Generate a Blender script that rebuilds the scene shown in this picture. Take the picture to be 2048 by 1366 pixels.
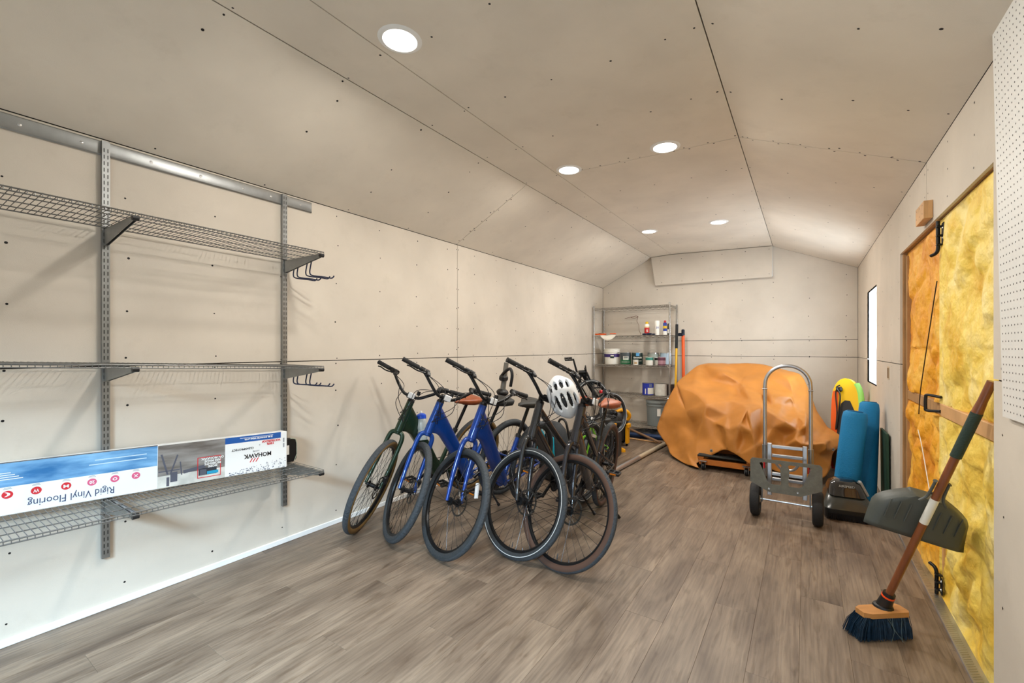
import bpy, math, random
from mathutils import Vector, Matrix
random.seed(7)
for _o in list(bpy.data.objects): bpy.data.objects.remove(_o)
SC = bpy.context.scene
COL = SC.collection
R = math.radians
PI = math.pi

# ------------------------------------------------------------------ camera, sky, large lights, exposure
cam = bpy.data.cameras.new('camera')
cam.lens = 876.0 / 2048 * 36; cam.sensor_width = 36; cam.sensor_fit = 'HORIZONTAL'
cam.shift_y = 14 / 2048; cam.clip_start = 0.02; cam.clip_end = 100
camo = bpy.data.objects.new('camera', cam); COL.objects.link(camo)
camo.location = (0, 0, 1.30); camo.rotation_euler = (PI / 2, 0, math.atan(586 / 876))
SC.camera = camo

W = bpy.data.worlds.new('daylight_sky'); SC.world = W; W.use_nodes = True
_bg = W.node_tree.nodes['Background']
_bg.inputs[0].default_value = (0.72, 0.86, 1.0, 1); _bg.inputs[1].default_value = 3.2

def area_light(name, loc, rot, sx, sy, power, color, shape='RECTANGLE'):
    l = bpy.data.lights.new(name, 'AREA'); l.shape = shape; l.size = sx
    if shape in ('RECTANGLE', 'ELLIPSE'): l.size_y = sy
    l.energy = power; l.color = color
    o = bpy.data.objects.new(name, l); COL.objects.link(o)
    o.location = loc; o.rotation_euler = rot
    return o
# daylight: open sky outside the doorway behind the photographer, shining in and down, and the small window
area_light('doorway_daylight', (0.6, -2.4, 3.7), (R(52.7), 0, R(44)), 2.6, 2.2, 4600, (0.56, 0.80, 1.0))
area_light('window_daylight', (0.70, 5.77, 1.40), (0, R(118), 0), 0.90, 0.68, 62, (0.80, 0.91, 1.0))
LAMP_POWER = 31.0
LAMP_COLOR = (1.0, 0.95, 0.87)
VS = SC.view_settings
VS.view_transform = 'Standard'; VS.look = 'None'; VS.gamma = 1; VS.use_curve_mapping = False
VS.exposure = -0.70

# ------------------------------------------------------------------ materials
def lin(c):
    out = []
    for v in c:
        v = v / 255.0
        out.append(v / 12.92 if v <= 0.04045 else ((v + 0.055) / 1.055) ** 2.4)
    return out
MATS = {}
def mat(name, col, rough=0.5, metal=0.0, var=0.0, scale=8.0, bump=0.0, bscale=60.0, spec=0.5, coat=0.0, col2=None, stretch=None, emit=0.0):
    if name in MATS: return MATS[name]
    m = bpy.data.materials.new(name); m.use_nodes = True; MATS[name] = m
    nt = m.node_tree; b = nt.nodes['Principled BSDF']
    c = lin(col)
    b.inputs['Base Color'].default_value = (*c, 1); b.inputs['Roughness'].default_value = rough
    b.inputs['Metallic'].default_value = metal; b.inputs['Specular IOR Level'].default_value = spec
    b.inputs['Coat Weight'].default_value = coat
    if emit:
        b.inputs['Emission Color'].default_value = (*c, 1); b.inputs['Emission Strength'].default_value = emit
    tc = None
    if var or bump or col2:
        tc = nt.nodes.new('ShaderNodeTexCoord'); mp = nt.nodes.new('ShaderNodeMapping')
        nt.links.new(tc.outputs['Object'], mp.inputs[0])
        if stretch: mp.inputs['Scale'].default_value = stretch
    if var or col2:
        n = nt.nodes.new('ShaderNodeTexNoise'); n.inputs['Scale'].default_value = scale; n.inputs['Detail'].default_value = 6
        nt.links.new(mp.outputs[0], n.inputs['Vector'])
        r = nt.nodes.new('ShaderNodeValToRGB'); nt.links.new(n.outputs['Fac'], r.inputs[0])
        r.color_ramp.elements[0].position = 0.32; r.color_ramp.elements[1].position = 0.68
        lo = [x * (1 - var) for x in c]; hi = [min(1, x * (1 + var)) for x in c]
        if col2: hi = lin(col2); lo = c
        r.color_ramp.elements[0].color = (*lo, 1); r.color_ramp.elements[1].color = (*hi, 1)
        nt.links.new(r.outputs[0], b.inputs['Base Color'])
    if bump:
        n2 = nt.nodes.new('ShaderNodeTexNoise'); n2.inputs['Scale'].default_value = bscale; n2.inputs['Detail'].default_value = 4
        nt.links.new(mp.outputs[0], n2.inputs['Vector'])
        bp = nt.nodes.new('ShaderNodeBump'); bp.inputs['Strength'].default_value = bump; bp.inputs['Distance'].default_value = 0.01
        nt.links.new(n2.outputs['Fac'], bp.inputs['Height']); nt.links.new(bp.outputs[0], b.inputs['Normal'])
    return m

def plank_material():
    m = bpy.data.materials.new('vinyl_plank'); m.use_nodes = True; MATS['plank'] = m
    nt = m.node_tree; b = nt.nodes['Principled BSDF']; L = nt.links.new
    tc = nt.nodes.new('ShaderNodeTexCoord'); oi = nt.nodes.new('ShaderNodeObjectInfo')
    ad = nt.nodes.new('ShaderNodeVectorMath'); ad.operation = 'ADD'
    sc = nt.nodes.new('ShaderNodeVectorMath'); sc.operation = 'SCALE'; sc.inputs['Scale'].default_value = 37.0
    cmb = nt.nodes.new('ShaderNodeCombineXYZ')
    L(oi.outputs['Random'], cmb.inputs[0]); L(oi.outputs['Random'], cmb.inputs[1])
    L(cmb.outputs[0], sc.inputs[0]); L(tc.outputs['Object'], ad.inputs[0]); L(sc.outputs[0], ad.inputs[1])
    def noise(scl, stretch, det, dist=0.0):
        mp = nt.nodes.new('ShaderNodeMapping'); mp.inputs['Scale'].default_value = stretch
        L(ad.outputs[0], mp.inputs[0])
        n = nt.nodes.new('ShaderNodeTexNoise'); n.inputs['Scale'].default_value = scl
        n.inputs['Detail'].default_value = det; n.inputs['Distortion'].default_value = dist
        L(mp.outputs[0], n.inputs['Vector']); return n
    n1 = noise(3.2, (2.2, 0.55, 1), 5, 0.6); n2 = noise(30, (3.0, 0.12, 1), 6, 0.3); n3 = noise(9, (3.0, 0.45, 1), 4, 1.2)
    r1 = nt.nodes.new('ShaderNodeValToRGB'); L(n1.outputs['Fac'], r1.inputs[0])
    e = r1.color_ramp.elements; e[0].position = .28; e[1].position = .72
    e[0].color = (*lin((94, 79, 67)), 1); e[1].color = (*lin((146, 129, 112)), 1)
    r2 = nt.nodes.new('ShaderNodeValToRGB'); L(n2.outputs['Fac'], r2.inputs[0])
    e = r2.color_ramp.elements; e[0].position = .36; e[1].position = .6
    e[0].color = (.76, .74, .72, 1); e[1].color = (1.04, 1.03, 1.0, 1)
    r3 = nt.nodes.new('ShaderNodeValToRGB'); L(n3.outputs['Fac'], r3.inputs[0])
    e = r3.color_ramp.elements; e[0].position = .30; e[1].position = .46
    e[0].color = (.70, .66, .62, 1); e[1].color = (1, 1, 1, 1)
    def mul(a, c):
        x = nt.nodes.new('ShaderNodeMix'); x.data_type = 'RGBA'; x.blend_type = 'MULTIPLY'; x.inputs[0].default_value = 1
        L(a, x.inputs[6]); L(c, x.inputs[7]); return x.outputs[2]
    rr = nt.nodes.new('ShaderNodeMapRange'); rr.inputs[3].default_value = .92; rr.inputs[4].default_value = 1.07
    L(oi.outputs['Random'], rr.inputs[0])
    o = mul(mul(r1.outputs[0], r2.outputs[0]), r3.outputs[0])
    vm = nt.nodes.new('ShaderNodeVectorMath'); vm.operation = 'SCALE'; L(o, vm.inputs[0]); L(rr.outputs[0], vm.inputs['Scale'])
    L(vm.outputs[0], b.inputs['Base Color'])
    b.inputs['Roughness'].default_value = .42
    bp = nt.nodes.new('ShaderNodeBump'); bp.inputs['Strength'].default_value = .25; bp.inputs['Distance'].default_value = .004
    L(n2.outputs['Fac'], bp.inputs['Height']); L(bp.outputs[0], b.inputs['Normal'])
    return m

def drywall_material(name, col, var=.06):
    m = mat(name, col, .92, 0, var=var, scale=2.2, bump=.10, bscale=420, spec=.2)
    nt = m.node_tree; b = nt.nodes['Principled BSDF']; L = nt.links.new
    # faint grey handling smudges
    n = nt.nodes.new('ShaderNodeTexNoise'); n.inputs['Scale'].default_value = 5.5; n.inputs['Detail'].default_value = 8; n.inputs['Roughness'].default_value = .7
    tc = [x for x in nt.nodes if x.type == 'TEX_COORD'][0]; L(tc.outputs['Object'], n.inputs['Vector'])
    r = nt.nodes.new('ShaderNodeValToRGB'); L(n.outputs['Fac'], r.inputs[0])
    r.color_ramp.elements[0].position = .30; r.color_ramp.elements[0].color = (.87, .86, .84, 1)
    r.color_ramp.elements[1].position = .45; r.color_ramp.elements[1].color = (1, 1, 1, 1)
    x = nt.nodes.new('ShaderNodeMix'); x.data_type = 'RGBA'; x.blend_type = 'MULTIPLY'; x.inputs[0].default_value = .35
    src = b.inputs['Base Color'].links[0].from_socket
    L(src, x.inputs[6]); L(r.outputs[0], x.inputs[7]); L(x.outputs[2], b.inputs['Base Color'])
    return m

def foam_material(name, c1, c2, c3):
    m = bpy.data.materials.new(name); m.use_nodes = True; MATS[name] = m
    nt = m.node_tree; b = nt.nodes['Principled BSDF']; L = nt.links.new
    tc = nt.nodes.new('ShaderNodeTexCoord')
    n = nt.nodes.new('ShaderNodeTexNoise'); n.inputs['Scale'].default_value = 4.2; n.inputs['Detail'].default_value = 4; n.inputs['Roughness'].default_value = .5
    n.inputs['Distortion'].default_value = .2
    L(tc.outputs['Object'], n.inputs['Vector'])
    r = nt.nodes.new('ShaderNodeValToRGB'); L(n.outputs['Fac'], r.inputs[0])
    e = r.color_ramp.elements; e[0].position = .30; e[0].color = (*lin(c1), 1); e[1].position = .74; e[1].color = (*lin(c3), 1)
    k = e.new(.5); k.color = (*lin(c2), 1)
    L(r.outputs[0], b.inputs['Base Color']); b.inputs['Roughness'].default_value = .55
    n2 = nt.nodes.new('ShaderNodeTexNoise'); n2.inputs['Scale'].default_value = 22; n2.inputs['Detail'].default_value = 5
    L(tc.outputs['Object'], n2.inputs['Vector'])
    bp = nt.nodes.new('ShaderNodeBump'); bp.inputs['Strength'].default_value = .7; bp.inputs['Distance'].default_value = .02
    L(n2.outputs['Fac'], bp.inputs['Height']); L(bp.outputs[0], b.inputs['Normal'])
    return m

# ------------------------------------------------------------------ mesh builder
def basis(d):
    d = Vector(d).normalized()
    a = Vector((0, 0, 1)) if abs(d.z) < .93 else Vector((1, 0, 0))
    u = d.cross(a).normalized(); v = u.cross(d).normalized()
    return u, v
class MB:
    def __init__(s): s.v = []; s.f = []; s.m = []; s.mi = 0
    def face(s, f): s.f.append(f); s.m.append(s.mi)
    def box(s, c, d, M=None):
        n = len(s.v); hx, hy, hz = d[0] / 2, d[1] / 2, d[2] / 2; c = Vector(c)
        for x in (-1, 1):
            for y in (-1, 1):
                for z in (-1, 1):
                    p = Vector((x * hx, y * hy, z * hz)); p = (M @ p if M else p) + c; s.v.append(p)
        for q in ((0, 1, 3, 2), (4, 6, 7, 5), (0, 4, 5, 1), (2, 3, 7, 6), (0, 2, 6, 4), (1, 5, 7, 3)): s.face(tuple(n + i for i in q))
        return s
    def bbox(s, c, d, b=.003, M=None):          # box with chamfered edges
        hx, hy, hz = d[0] / 2, d[1] / 2, d[2] / 2; b = min(b, hx * .9, hy * .9, hz * .9)
        pts = {}; n = len(s.v); c = Vector(c); i = 0
        for x in (-1, 1):
            for y in (-1, 1):
                for z in (-1, 1):
                    for k in range(3):
                        p = [x * (hx - b), y * (hy - b), z * (hz - b)]; p[k] = (x * hx, y * hy, z * hz)[k]
                        p = Vector(p); p = (M @ p if M else p) + c
                        s.v.append(p); pts[x, y, z, k] = n + i; i += 1
        P = pts
        for k in range(3):
            o = [j for j in range(3) if j != k]
            for sg in (-1, 1):
                def key(a, bb):
                    t = [0, 0, 0]; t[k] = sg; t[o[0]] = a; t[o[1]] = bb; return (*t, k)
                s.face((P[key(-1, -1)], P[key(1, -1)], P[key(1, 1)], P[key(-1, 1)]))
        for k in range(3):
            o = [j for j in range(3) if j != k]
            for a in (-1, 1):
                for bb in (-1, 1):
                    def key(e, kk):
                        t = [0, 0, 0]; t[k] = e; t[o[0]] = a; t[o[1]] = bb; return (*t, kk)
                    s.face((P[key(-1, o[0])], P[key(1, o[0])], P[key(1, o[1])], P[key(-1, o[1])]))
        for x in (-1, 1):
            for y in (-1, 1):
                for z in (-1, 1): s.face((P[x, y, z, 0], P[x, y, z, 1], P[x, y, z, 2]))
        return s
    def tube(s, pts, r, n=8, closed=False, caps=True):
        pts = [Vector(p) for p in pts]; k = len(pts); rs = r if isinstance(r, (list, tuple)) else [r] * k
        base = len(s.v); u = None
        for i, p in enumerate(pts):
            if closed: d = pts[(i + 1) % k] - pts[i - 1]
            elif i == 0: d = pts[1] - pts[0]
            elif i == k - 1: d = pts[-1] - pts[-2]
            else: d = (pts[i + 1] - p).normalized() + (p - pts[i - 1]).normalized()
            if d.length < 1e-9: d = Vector((0, 0, 1))
            d.normalize()
            if u is None: u, w = basis(d)
            else:
                u = (u - d * u.dot(d))
                if u.length < 1e-6: u, w = basis(d)
                u.normalize(); w = u.cross(d)
            w = d.cross(u)
            for j in range(n):
                a = 2 * PI * j / n; s.v.append(p + (u * math.cos(a) + w * math.sin(a)) * rs[i])
        for i in range(k if closed else k - 1):
            for j in range(n):
                a = base + i * n + j; b = base + i * n + (j + 1) % n; i2 = (i + 1) % k
                s.face((a, b, base + i2 * n + (j + 1) % n, base + i2 * n + j))
        if caps and not closed:
            s.face(tuple(base + j for j in range(n))[::-1]); s.face(tuple(base + (k - 1) * n + j for j in range(n)))
        return s
    def lathe(s, prof, c=(0, 0, 0), ax=(0, 0, 1), n=24, mis=None, closed=False):   # prof: (radius, height)
        u, w = basis(ax); ax = Vector(ax).normalized(); c = Vector(c); base = len(s.v); k = len(prof)
        for r, h in prof:
            for j in range(n):
                a = 2 * PI * j / n; s.v.append(c + ax * h + (u * math.cos(a) + w * math.sin(a)) * max(r, 1e-5))
        m0 = s.mi
        for i in range(k if closed else k - 1):
            if mis: s.mi = mis[i]
            for j in range(n):
                i2 = (i + 1) % k
                s.face((base + i * n + j, base + i2 * n + j, base + i2 * n + (j + 1) % n, base + i * n + (j + 1) % n))
        s.mi = m0
        return s
    def prism(s, poly, o, ux, uy, th):           # polygon (a,b) in plane o+a*ux+b*uy, extruded th along ux x uy
        o = Vector(o); ux = Vector(ux); uy = Vector(uy); nz = ux.cross(uy).normalized() * th; n = len(s.v); k = len(poly)
        for a, b in poly: s.v.append(o + ux * a + uy * b)
        for a, b in poly: s.v.append(o + ux * a + uy * b + nz)
        s.face(tuple(range(n, n + k))[::-1]); s.face(tuple(range(n + k, n + 2 * k)))
        for i in range(k):
            j = (i + 1) % k; s.face((n + i, n + j, n + k + j, n + k + i))
        return s
    def loft(s, rings, caps=True):
        base = len(s.v); n = len(rings[0])
        for r in rings: s.v += [Vector(p) for p in r]
        for i in range(len(rings) - 1):
            for j in range(n): s.face((base + i * n + j, base + i * n + (j + 1) % n, base + (i + 1) * n + (j + 1) % n, base + (i + 1) * n + j))
        if caps: s.face(tuple(base + j for j in range(n))[::-1]); s.face(tuple(base + (len(rings) - 1) * n + j for j in range(n)))
        return s
    def ball(s, c, r, nu=14, nv=9, M=None):
        r = r if isinstance(r, (list, tuple)) else (r, r, r); c = Vector(c); rings = []
        for i in range(nv + 1):
            t = PI * i / nv; ring = []
            for j in range(nu):
                a = 2 * PI * j / nu; q = max(math.sin(t), .02)
                p = Vector((r[0] * q * math.cos(a), r[1] * q * math.sin(a), -r[2] * math.cos(t)))
                ring.append((M @ p if M else p) + c)
            rings.append(ring)
        return s.loft(rings)
    def build(s, name, mats, parent=None, M=None, smooth=35, label=None, kind=None):
        me = bpy.data.meshes.new(name)
        me.from_pydata([tuple(p) for p in s.v], [], s.f); me.update()
        mats = mats if isinstance(mats, (list, tuple)) else [mats]
        for m in mats: me.materials.append(m)
        if len(mats) > 1: me.polygons.foreach_set('material_index', s.m)
        if smooth:
            me.polygons.foreach_set('use_smooth', [True] * len(me.polygons))
            me.set_sharp_from_angle(angle=R(smooth))
        return obj(name, me, parent, M, label, kind)
def obj(name, data, parent=None, M=None, label=None, kind=None):
    o = bpy.data.objects.new(name, data); COL.objects.link(o)
    if parent: o.parent = parent
    if M is not None: o.matrix_local = M
    if label: o['label'] = label
    if kind: o['kind'] = kind
    return o
def tag(o, label, cat, group=None):
    o['label'] = label; o['category'] = cat
    if group: o['group'] = group
    return o
def thing(name, label, cat, loc=(0, 0, 0), rz=0, group=None, M=None):
    o = bpy.data.objects.new(name, None); COL.objects.link(o); o.empty_display_size = .05
    if M is not None: o.matrix_world = M
    else: o.location = loc; o.rotation_euler = (0, 0, rz)
    return tag(o, label, cat, group)
def struct(o): o['kind'] = 'structure'; return o
def arc(c, r, a0, a1, n, ux, uy):
    c = Vector(c); ux = Vector(ux); uy = Vector(uy)
    return [c + ux * r * math.cos(a0 + (a1 - a0) * i / n) + uy * r * math.sin(a0 + (a1 - a0) * i / n) for i in range(n + 1)]
def smooth_path(pts, k=6):                     # Catmull-Rom
    P = [Vector(p) for p in pts]; P = [P[0] * 2 - P[1]] + P + [P[-1] * 2 - P[-2]]; out = []
    for i in range(1, len(P) - 2):
        for j in range(k):
            t = j / k
            out.append(.5 * ((2 * P[i]) + (P[i + 1] - P[i - 1]) * t + (2 * P[i - 1] - 5 * P[i] + 4 * P[i + 1] - P[i + 2]) * t * t + (3 * P[i] - P[i - 1] - 3 * P[i + 1] + P[i + 2]) * t ** 3))
    out.append(P[-2]); return out
def rrect(w, h, r, n=4):
    out = []
    for cx, cy, a in ((w / 2 - r, h / 2 - r, 0), (-w / 2 + r, h / 2 - r, PI / 2), (-w / 2 + r, -h / 2 + r, PI), (w / 2 - r, -h / 2 + r, 3 * PI / 2)):
        for i in range(n + 1):
            t = a + PI / 2 * i / n; out.append((cx + r * math.cos(t), cy + r * math.sin(t)))
    return out
def frame_matrix(o, x, y):                     # local x,y axes -> world
    x = Vector(x).normalized(); y = Vector(y); z = x.cross(y).normalized(); y = z.cross(x)
    M = Matrix((x, y, z)).transposed().to_4x4(); M.translation = Vector(o); return M
def text(body, size, m, parent, M, width=None, name='lettering', bold=0.0, align='CENTER'):
    cu = bpy.data.curves.new(name, 'FONT'); cu.body = body; cu.size = size; cu.align_x = align; cu.align_y = 'CENTER'
    cu.offset = bold; cu.resolution_u = 2; cu.extrude = .0003
    t = bpy.data.objects.new('tmp', cu); COL.objects.link(t)
    dg = bpy.context.evaluated_depsgraph_get(); me = bpy.data.meshes.new_from_object(t.evaluated_get(dg))
    bpy.data.objects.remove(t); bpy.data.curves.remove(cu)
    if width and len(me.vertices):
        xs = [v.co.x for v in me.vertices]; w = max(xs) - min(xs); c0 = (max(xs) + min(xs)) / 2
        for v in me.vertices: v.co.x = (v.co.x - c0) * width / w
    me.materials.clear(); me.materials.append(m); me.name = name
    return obj(name, me, parent, M)
def copy_tree(o, parent=None):
    c = o.copy(); COL.objects.link(c)
    if parent: c.parent = parent
    for ch in list(o.children): copy_tree(ch, c)
    return c
# ------------------------------------------------------------------ common materials
M_DRY = drywall_material('drywall_paper', (210, 201, 188))
M_DRYC = drywall_material('drywall_ceiling', (224, 215, 201))
M_GAP = mat('dark_gap', (42, 36, 30), .95)
M_SCREW = mat('screw_black', (24, 22, 22), .6, .4)
M_WHITE = mat('white_paint', (238, 238, 236), .5)
M_BLACK = mat('black_plastic', (22, 22, 24), .45)
M_BLACKM = mat('black_metal', (28, 29, 31), .38, .5)
M_RUB = mat('black_rubber', (26, 27, 29), .75, bump=.25, bscale=180)
M_STEEL = mat('bright_steel', (196, 197, 198), .28, .95)
M_ZINC = mat('zinc_grey', (150, 152, 152), .38, .8, var=.10, scale=14)
M_WIRE = mat('grey_wire', (108, 108, 106), .42, .6)
M_CHROME = mat('chrome_wire', (178, 176, 172), .25, .9)
M_ALU = mat('brushed_aluminium', (188, 190, 194), .33, .9)
M_WOOD = mat('pine_wood', (206, 160, 108), .6, var=.16, scale=6, stretch=(8, 1, 1), bump=.1, bscale=40)
M_JAMB = mat('raw_jamb_wood', (168, 128, 82), .7, var=.25, scale=5, stretch=(1, 6, 1), bump=.15, bscale=50)
plank_material()

XL, XR, YB, YF = -2.90, 0.567, 7.16, -1.0
ZW = 2.34
T = .013
G = .003

# ------------------------------------------------------------------ floor of vinyl planks
fl = struct(MB().box(((XL + XR) / 2, (YB + YF) / 2, -.03), (XR - XL + .3, YB - YF + .2, .05)).build('floor', M_GAP, smooth=0))
pw, pl = .180, 1.22
pm = None
i = 0; x = XL
while x < XR - .005:
    w = min(pw, XR + .0 - x); off = (.37 * i * 1.22) % 1.22; y = YF - off
    while y < YB:
        y0 = max(y, YF); y1 = min(y + pl, YB)
        if y1 - y0 > .02:
            full = (abs(y1 - y0 - pl) < 1e-6 and abs(w - pw) < 1e-6)
            if full and pm:
                o = obj('plank', pm, fl)
            else:
                b = MB().bbox((0, 0, -.003), (w - .0004, y1 - y0 - .0004, .006), .0007); o = b.build('plank', MATS['plank'], fl, smooth=0)
                if full: pm = o.data
            o.location = (x + w / 2, (y0 + y1) / 2, 0)
        y += pl
    x += pw; i += 1

# ------------------------------------------------------------------ drywall sheets
def sheet(parent, poly, o, ux, uy, th, m):
    return MB().prism(poly, o, ux, uy, th).build('drywall_panel', m, parent, smooth=0)
def rect(a0, b0, a1, b1): return [(a0 + G, b0 + G), (a1 - G, b0 + G), (a1 - G, b1 - G), (a0 + G, b1 - G)]
def screws(parent, pts, nrm, r=.0052):
    b = MB(); nrm = Vector(nrm).normalized(); u, w = basis(nrm)
    for p in pts:
        p = Vector(p) + nrm * .0006; rr = r * random.uniform(.8, 1.2)
        n = len(b.v); b.v += [p + (u * math.cos(2 * PI * k / 8) + w * math.sin(2 * PI * k / 8)) * rr for k in range(8)]
        b.face(tuple(range(n, n + 8)))
    b.build('screw_heads', M_SCREW, parent, smooth=0, kind='stuff')
J = lambda s=.012: random.uniform(-s, s)

# left wall (surface X = XL); local a = Y, b = Z
wl = struct(MB().box((XL - .06, (YB + YF) / 2, 1.25), (.09, YB - YF + .2, 2.6)).build('wall_left', M_GAP, smooth=0))
YV = 3.35
for a0, a1 in ((YF, YV), (YV, YB)):
    for b0, b1 in ((0, 1.212), (1.212, ZW)):
        sheet(wl, rect(a0, b0, a1, b1), (XL, 0, 0), (0, 1, 0), (0, 0, 1), -T, M_DRY)
pts = []
for k in range(-1, 19):
    y = .36 + .4064 * k
    for z in (.10, .42, .74, 1.0, 1.19, 1.237, 1.5, 1.78, 2.06, 2.28):
        if YF < y < YB and not (abs(z - .74) < .01 and k % 2): pts.append((XL, y + J(), z + J(.02)))
for z in [.1 + .2 * k for k in range(12)]: pts += [(XL, YV - .014, z + J()), (XL, YV + .014, z + J())]
screws(wl, pts, (1, 0, 0))
bb = MB(); bb.bbox((XL + .006, (YV + YF) / 2, .017), (.012, YV - YF - .002, .034), .003)
struct(bb.build('baseboard_left', M_WHITE))
bb = MB(); bb.bbox((XL + .006, (YV + 6.6) / 2, .017), (.012, 6.6 - YV - .002, .034), .003)
struct(bb.build('baseboard_left', M_WHITE))

# ceiling profile (X, Z)
CP = [(XL, ZW), (-2.07, 2.765), (-1.745, 2.778), (-.375, 2.735), (XR, ZW)]
ce = struct(MB().prism([(x, z + .03) for x, z in CP] + [(XR + .12, ZW + .03), (XR + .12, 2.95), (XL - .12, 2.95), (XL - .12, ZW + .03)], (0, YB + .1, 0), (1, 0, 0), (0, 0, 1), YB - YF + .2).build('ceiling', M_GAP, smooth=0))
def cpanel(p, q, y0, y1):
    p = Vector((p[0], 0, p[1])); q = Vector((q[0], 0, q[1])); L = (q - p).length; ux = (q - p) / L
    sheet(ce, rect(0, y0, L, y1), p, ux, (0, 1, 0), T, M_DRYC)
YC = 3.33
for k in range(4):
    ys = ((YF, YC), (YC, YB)) if k != 1 else ((YF, YB),)
    for y0, y1 in ys: cpanel(CP[k], CP[k + 1], y0, y1)
for k in range(4):
    p = Vector((CP[k][0], 0, CP[k][1])); q = Vector((CP[k + 1][0], 0, CP[k + 1][1])); L = (q - p).length; u = (q - p) / L
    n = Vector((u.z, 0, -u.x)); cols = {0: (.03, .27, .52, .78, L - .03), 1: (.03, L - .03), 2: (.03, .30, .62, .95, 1.2, L - .03), 3: (.03, .3, .6, .85, L - .03)}[k]
    pts = []
    for j in range(-2, 13):
        y = YC - .02 + .61 * (j - 3)
        for c in cols:
            if random.random() < .9 and YF < y < YB - .02: pts.append(p + u * (c + J(.02)) + Vector((0, y + J(.03), 0)))
    for c in [.06 + .16 * t for t in range(int(L / .16))]:
        if k != 1:
            pts.append(p + u * c + Vector((0, YC - .018, 0)))
            if random.random() < .7: pts.append(p + u * (c + .03) + Vector((0, YC + .018, 0)))
    screws(ce, pts, n, .0058)

# back wall; a = X, b = Z
wb = struct(MB().box(((XL + XR) / 2, YB + .06, 1.45), (XR - XL + .3, .09, 3.0)).build('wall_back', M_GAP, smooth=0))
for b0, b1 in ((0, 1.187), (1.187, 1.418)): sheet(wb, rect(XL, b0, XR, b1), (0, YB, 0), (1, 0, 0), (0, 0, 1), -T, M_DRY)
sheet(wb, [(XL + G, 1.418 + G), (XR - G, 1.418 + G), (XR - G, ZW), (-.375, 2.735), (-1.745, 2.778), (-2.07, 2.765), (XL + G, ZW)], (0, YB, 0), (1, 0, 0), (0, 0, 1), -T, M_DRY)
pts = []
for k in range(9):
    x = XL + .1 + .4064 * k
    for z in (.1, .45, .8, 1.165, 1.21, 1.395, 1.44, 1.72, 2.0, 2.25):
        pts.append((x + J(), YB, z + J(.02)))
screws(wb, pts, (0, -1, 0), .0052)
# boxed drywall drop at the top of the back wall
dr = struct(MB().prism([(-2.055, 2.757), (-1.99, 2.305), (-.385, 2.300), (-.378, 2.728), (-1.745, 2.770)], (0, YB - .055, 0), (1, 0, 0), (0, 0, 1), .014).build('trim_1', M_DRY, smooth=0))
MB().box((-.3815, YB - .03, 2.515), (.007, .05, .41)).build('edge_strip', M_WHITE, dr, smooth=0)
MB().box((-1.19, YB - .03, 2.312), (1.58, .045, .010)).build('bottom_strip', M_DRYC, dr, smooth=0)
screws(dr, [(-1.9 + .3 * k + J(.02), YB - .0692, z) for k in range(6) for z in (2.345, 2.69)], (0, -1, 0))

# right wall; a = Y, b = Z, door opening and window opening
D0, D1, DH = 2.286, 4.13, 1.975
W0, W1, WZ0, WZ1 = 5.407, 6.131, .945, 1.905
fr = MB()
def frame_block(a0, b0, a1, b1): fr.box((XR + T + .046, (a0 + a1) / 2, (b0 + b1) / 2), (.09, a1 - a0, b1 - b0))
frame_block(YF - .1, -.02, D0, 2.55); frame_block(D0, DH + .035, D1 + .04, 2.55); frame_block(D1 + .04, -.02, W0 - .005, 2.55)
frame_block(W0 - .005, -.02, W1 + .005, WZ0 - .005); frame_block(W0 - .005, WZ1 + .005, W1 + .005, 2.55); frame_block(W1 + .005, -.02, YB + .1, 2.55)
wr = struct(fr.build('wall_right', M_GAP, smooth=0))
S = 1.187
def rs(poly): sheet(wr, poly, (XR, 0, 0), (0, 1, 0), (0, 0, 1), T, M_DRY)
rs([(D1 + .03, G), (YB - G, G), (YB - G, S - G), (W1, S - G), (W1, WZ0), (W0, WZ0), (W0, S - G), (4.70, S - G), (D1 + .03, S - G)])
rs([(D1 + .03, S + G), (W0, S + G), (W0, WZ1), (W1, WZ1), (W1, S + G), (YB - G, S + G), (YB - G, ZW), (3.34 + G, ZW), (3.34 + G, DH), (D1 + .03, DH)])
rs([(3.34 - G, DH), (3.34 - G, ZW), (YF, ZW), (YF, S + G), (D0, S + G), (D0, DH)])
rs(rect(YF, 0, D0, S))
pts = []
for y in (4.2, 4.55, 5.0, 5.3, 6.2, 6.6, 7.0, 2.2, 1.79):
    for z in (.1, .4, .72, 1.0, 1.165, 1.215, 1.5, 1.8, 2.1, 2.29): pts.append((XR, y + J(), z + J(.02)))
for y in (2.5, 2.9, 3.3, 3.38, 3.8): pts += [(XR, y, 2.29), (XR, y + J(), 2.03), (XR, y, 2.16)]
screws(wr, pts, (-1, 0, 0), .005)

# front wall behind the photographer, with its open doorway
wf = MB()
for x0, x1, z0, z1 in ((XL - .1, -1.30, 0, 2.9), (.20, XR + .1, 0, 2.9), (-1.30, .20, 2.08, 2.9)):
    wf.box(((x0 + x1) / 2, YF - .05, (z0 + z1) / 2), (x1 - x0, .1, z1 - z0))
struct(wf.build('wall_front', M_DRY, smooth=0))

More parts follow.
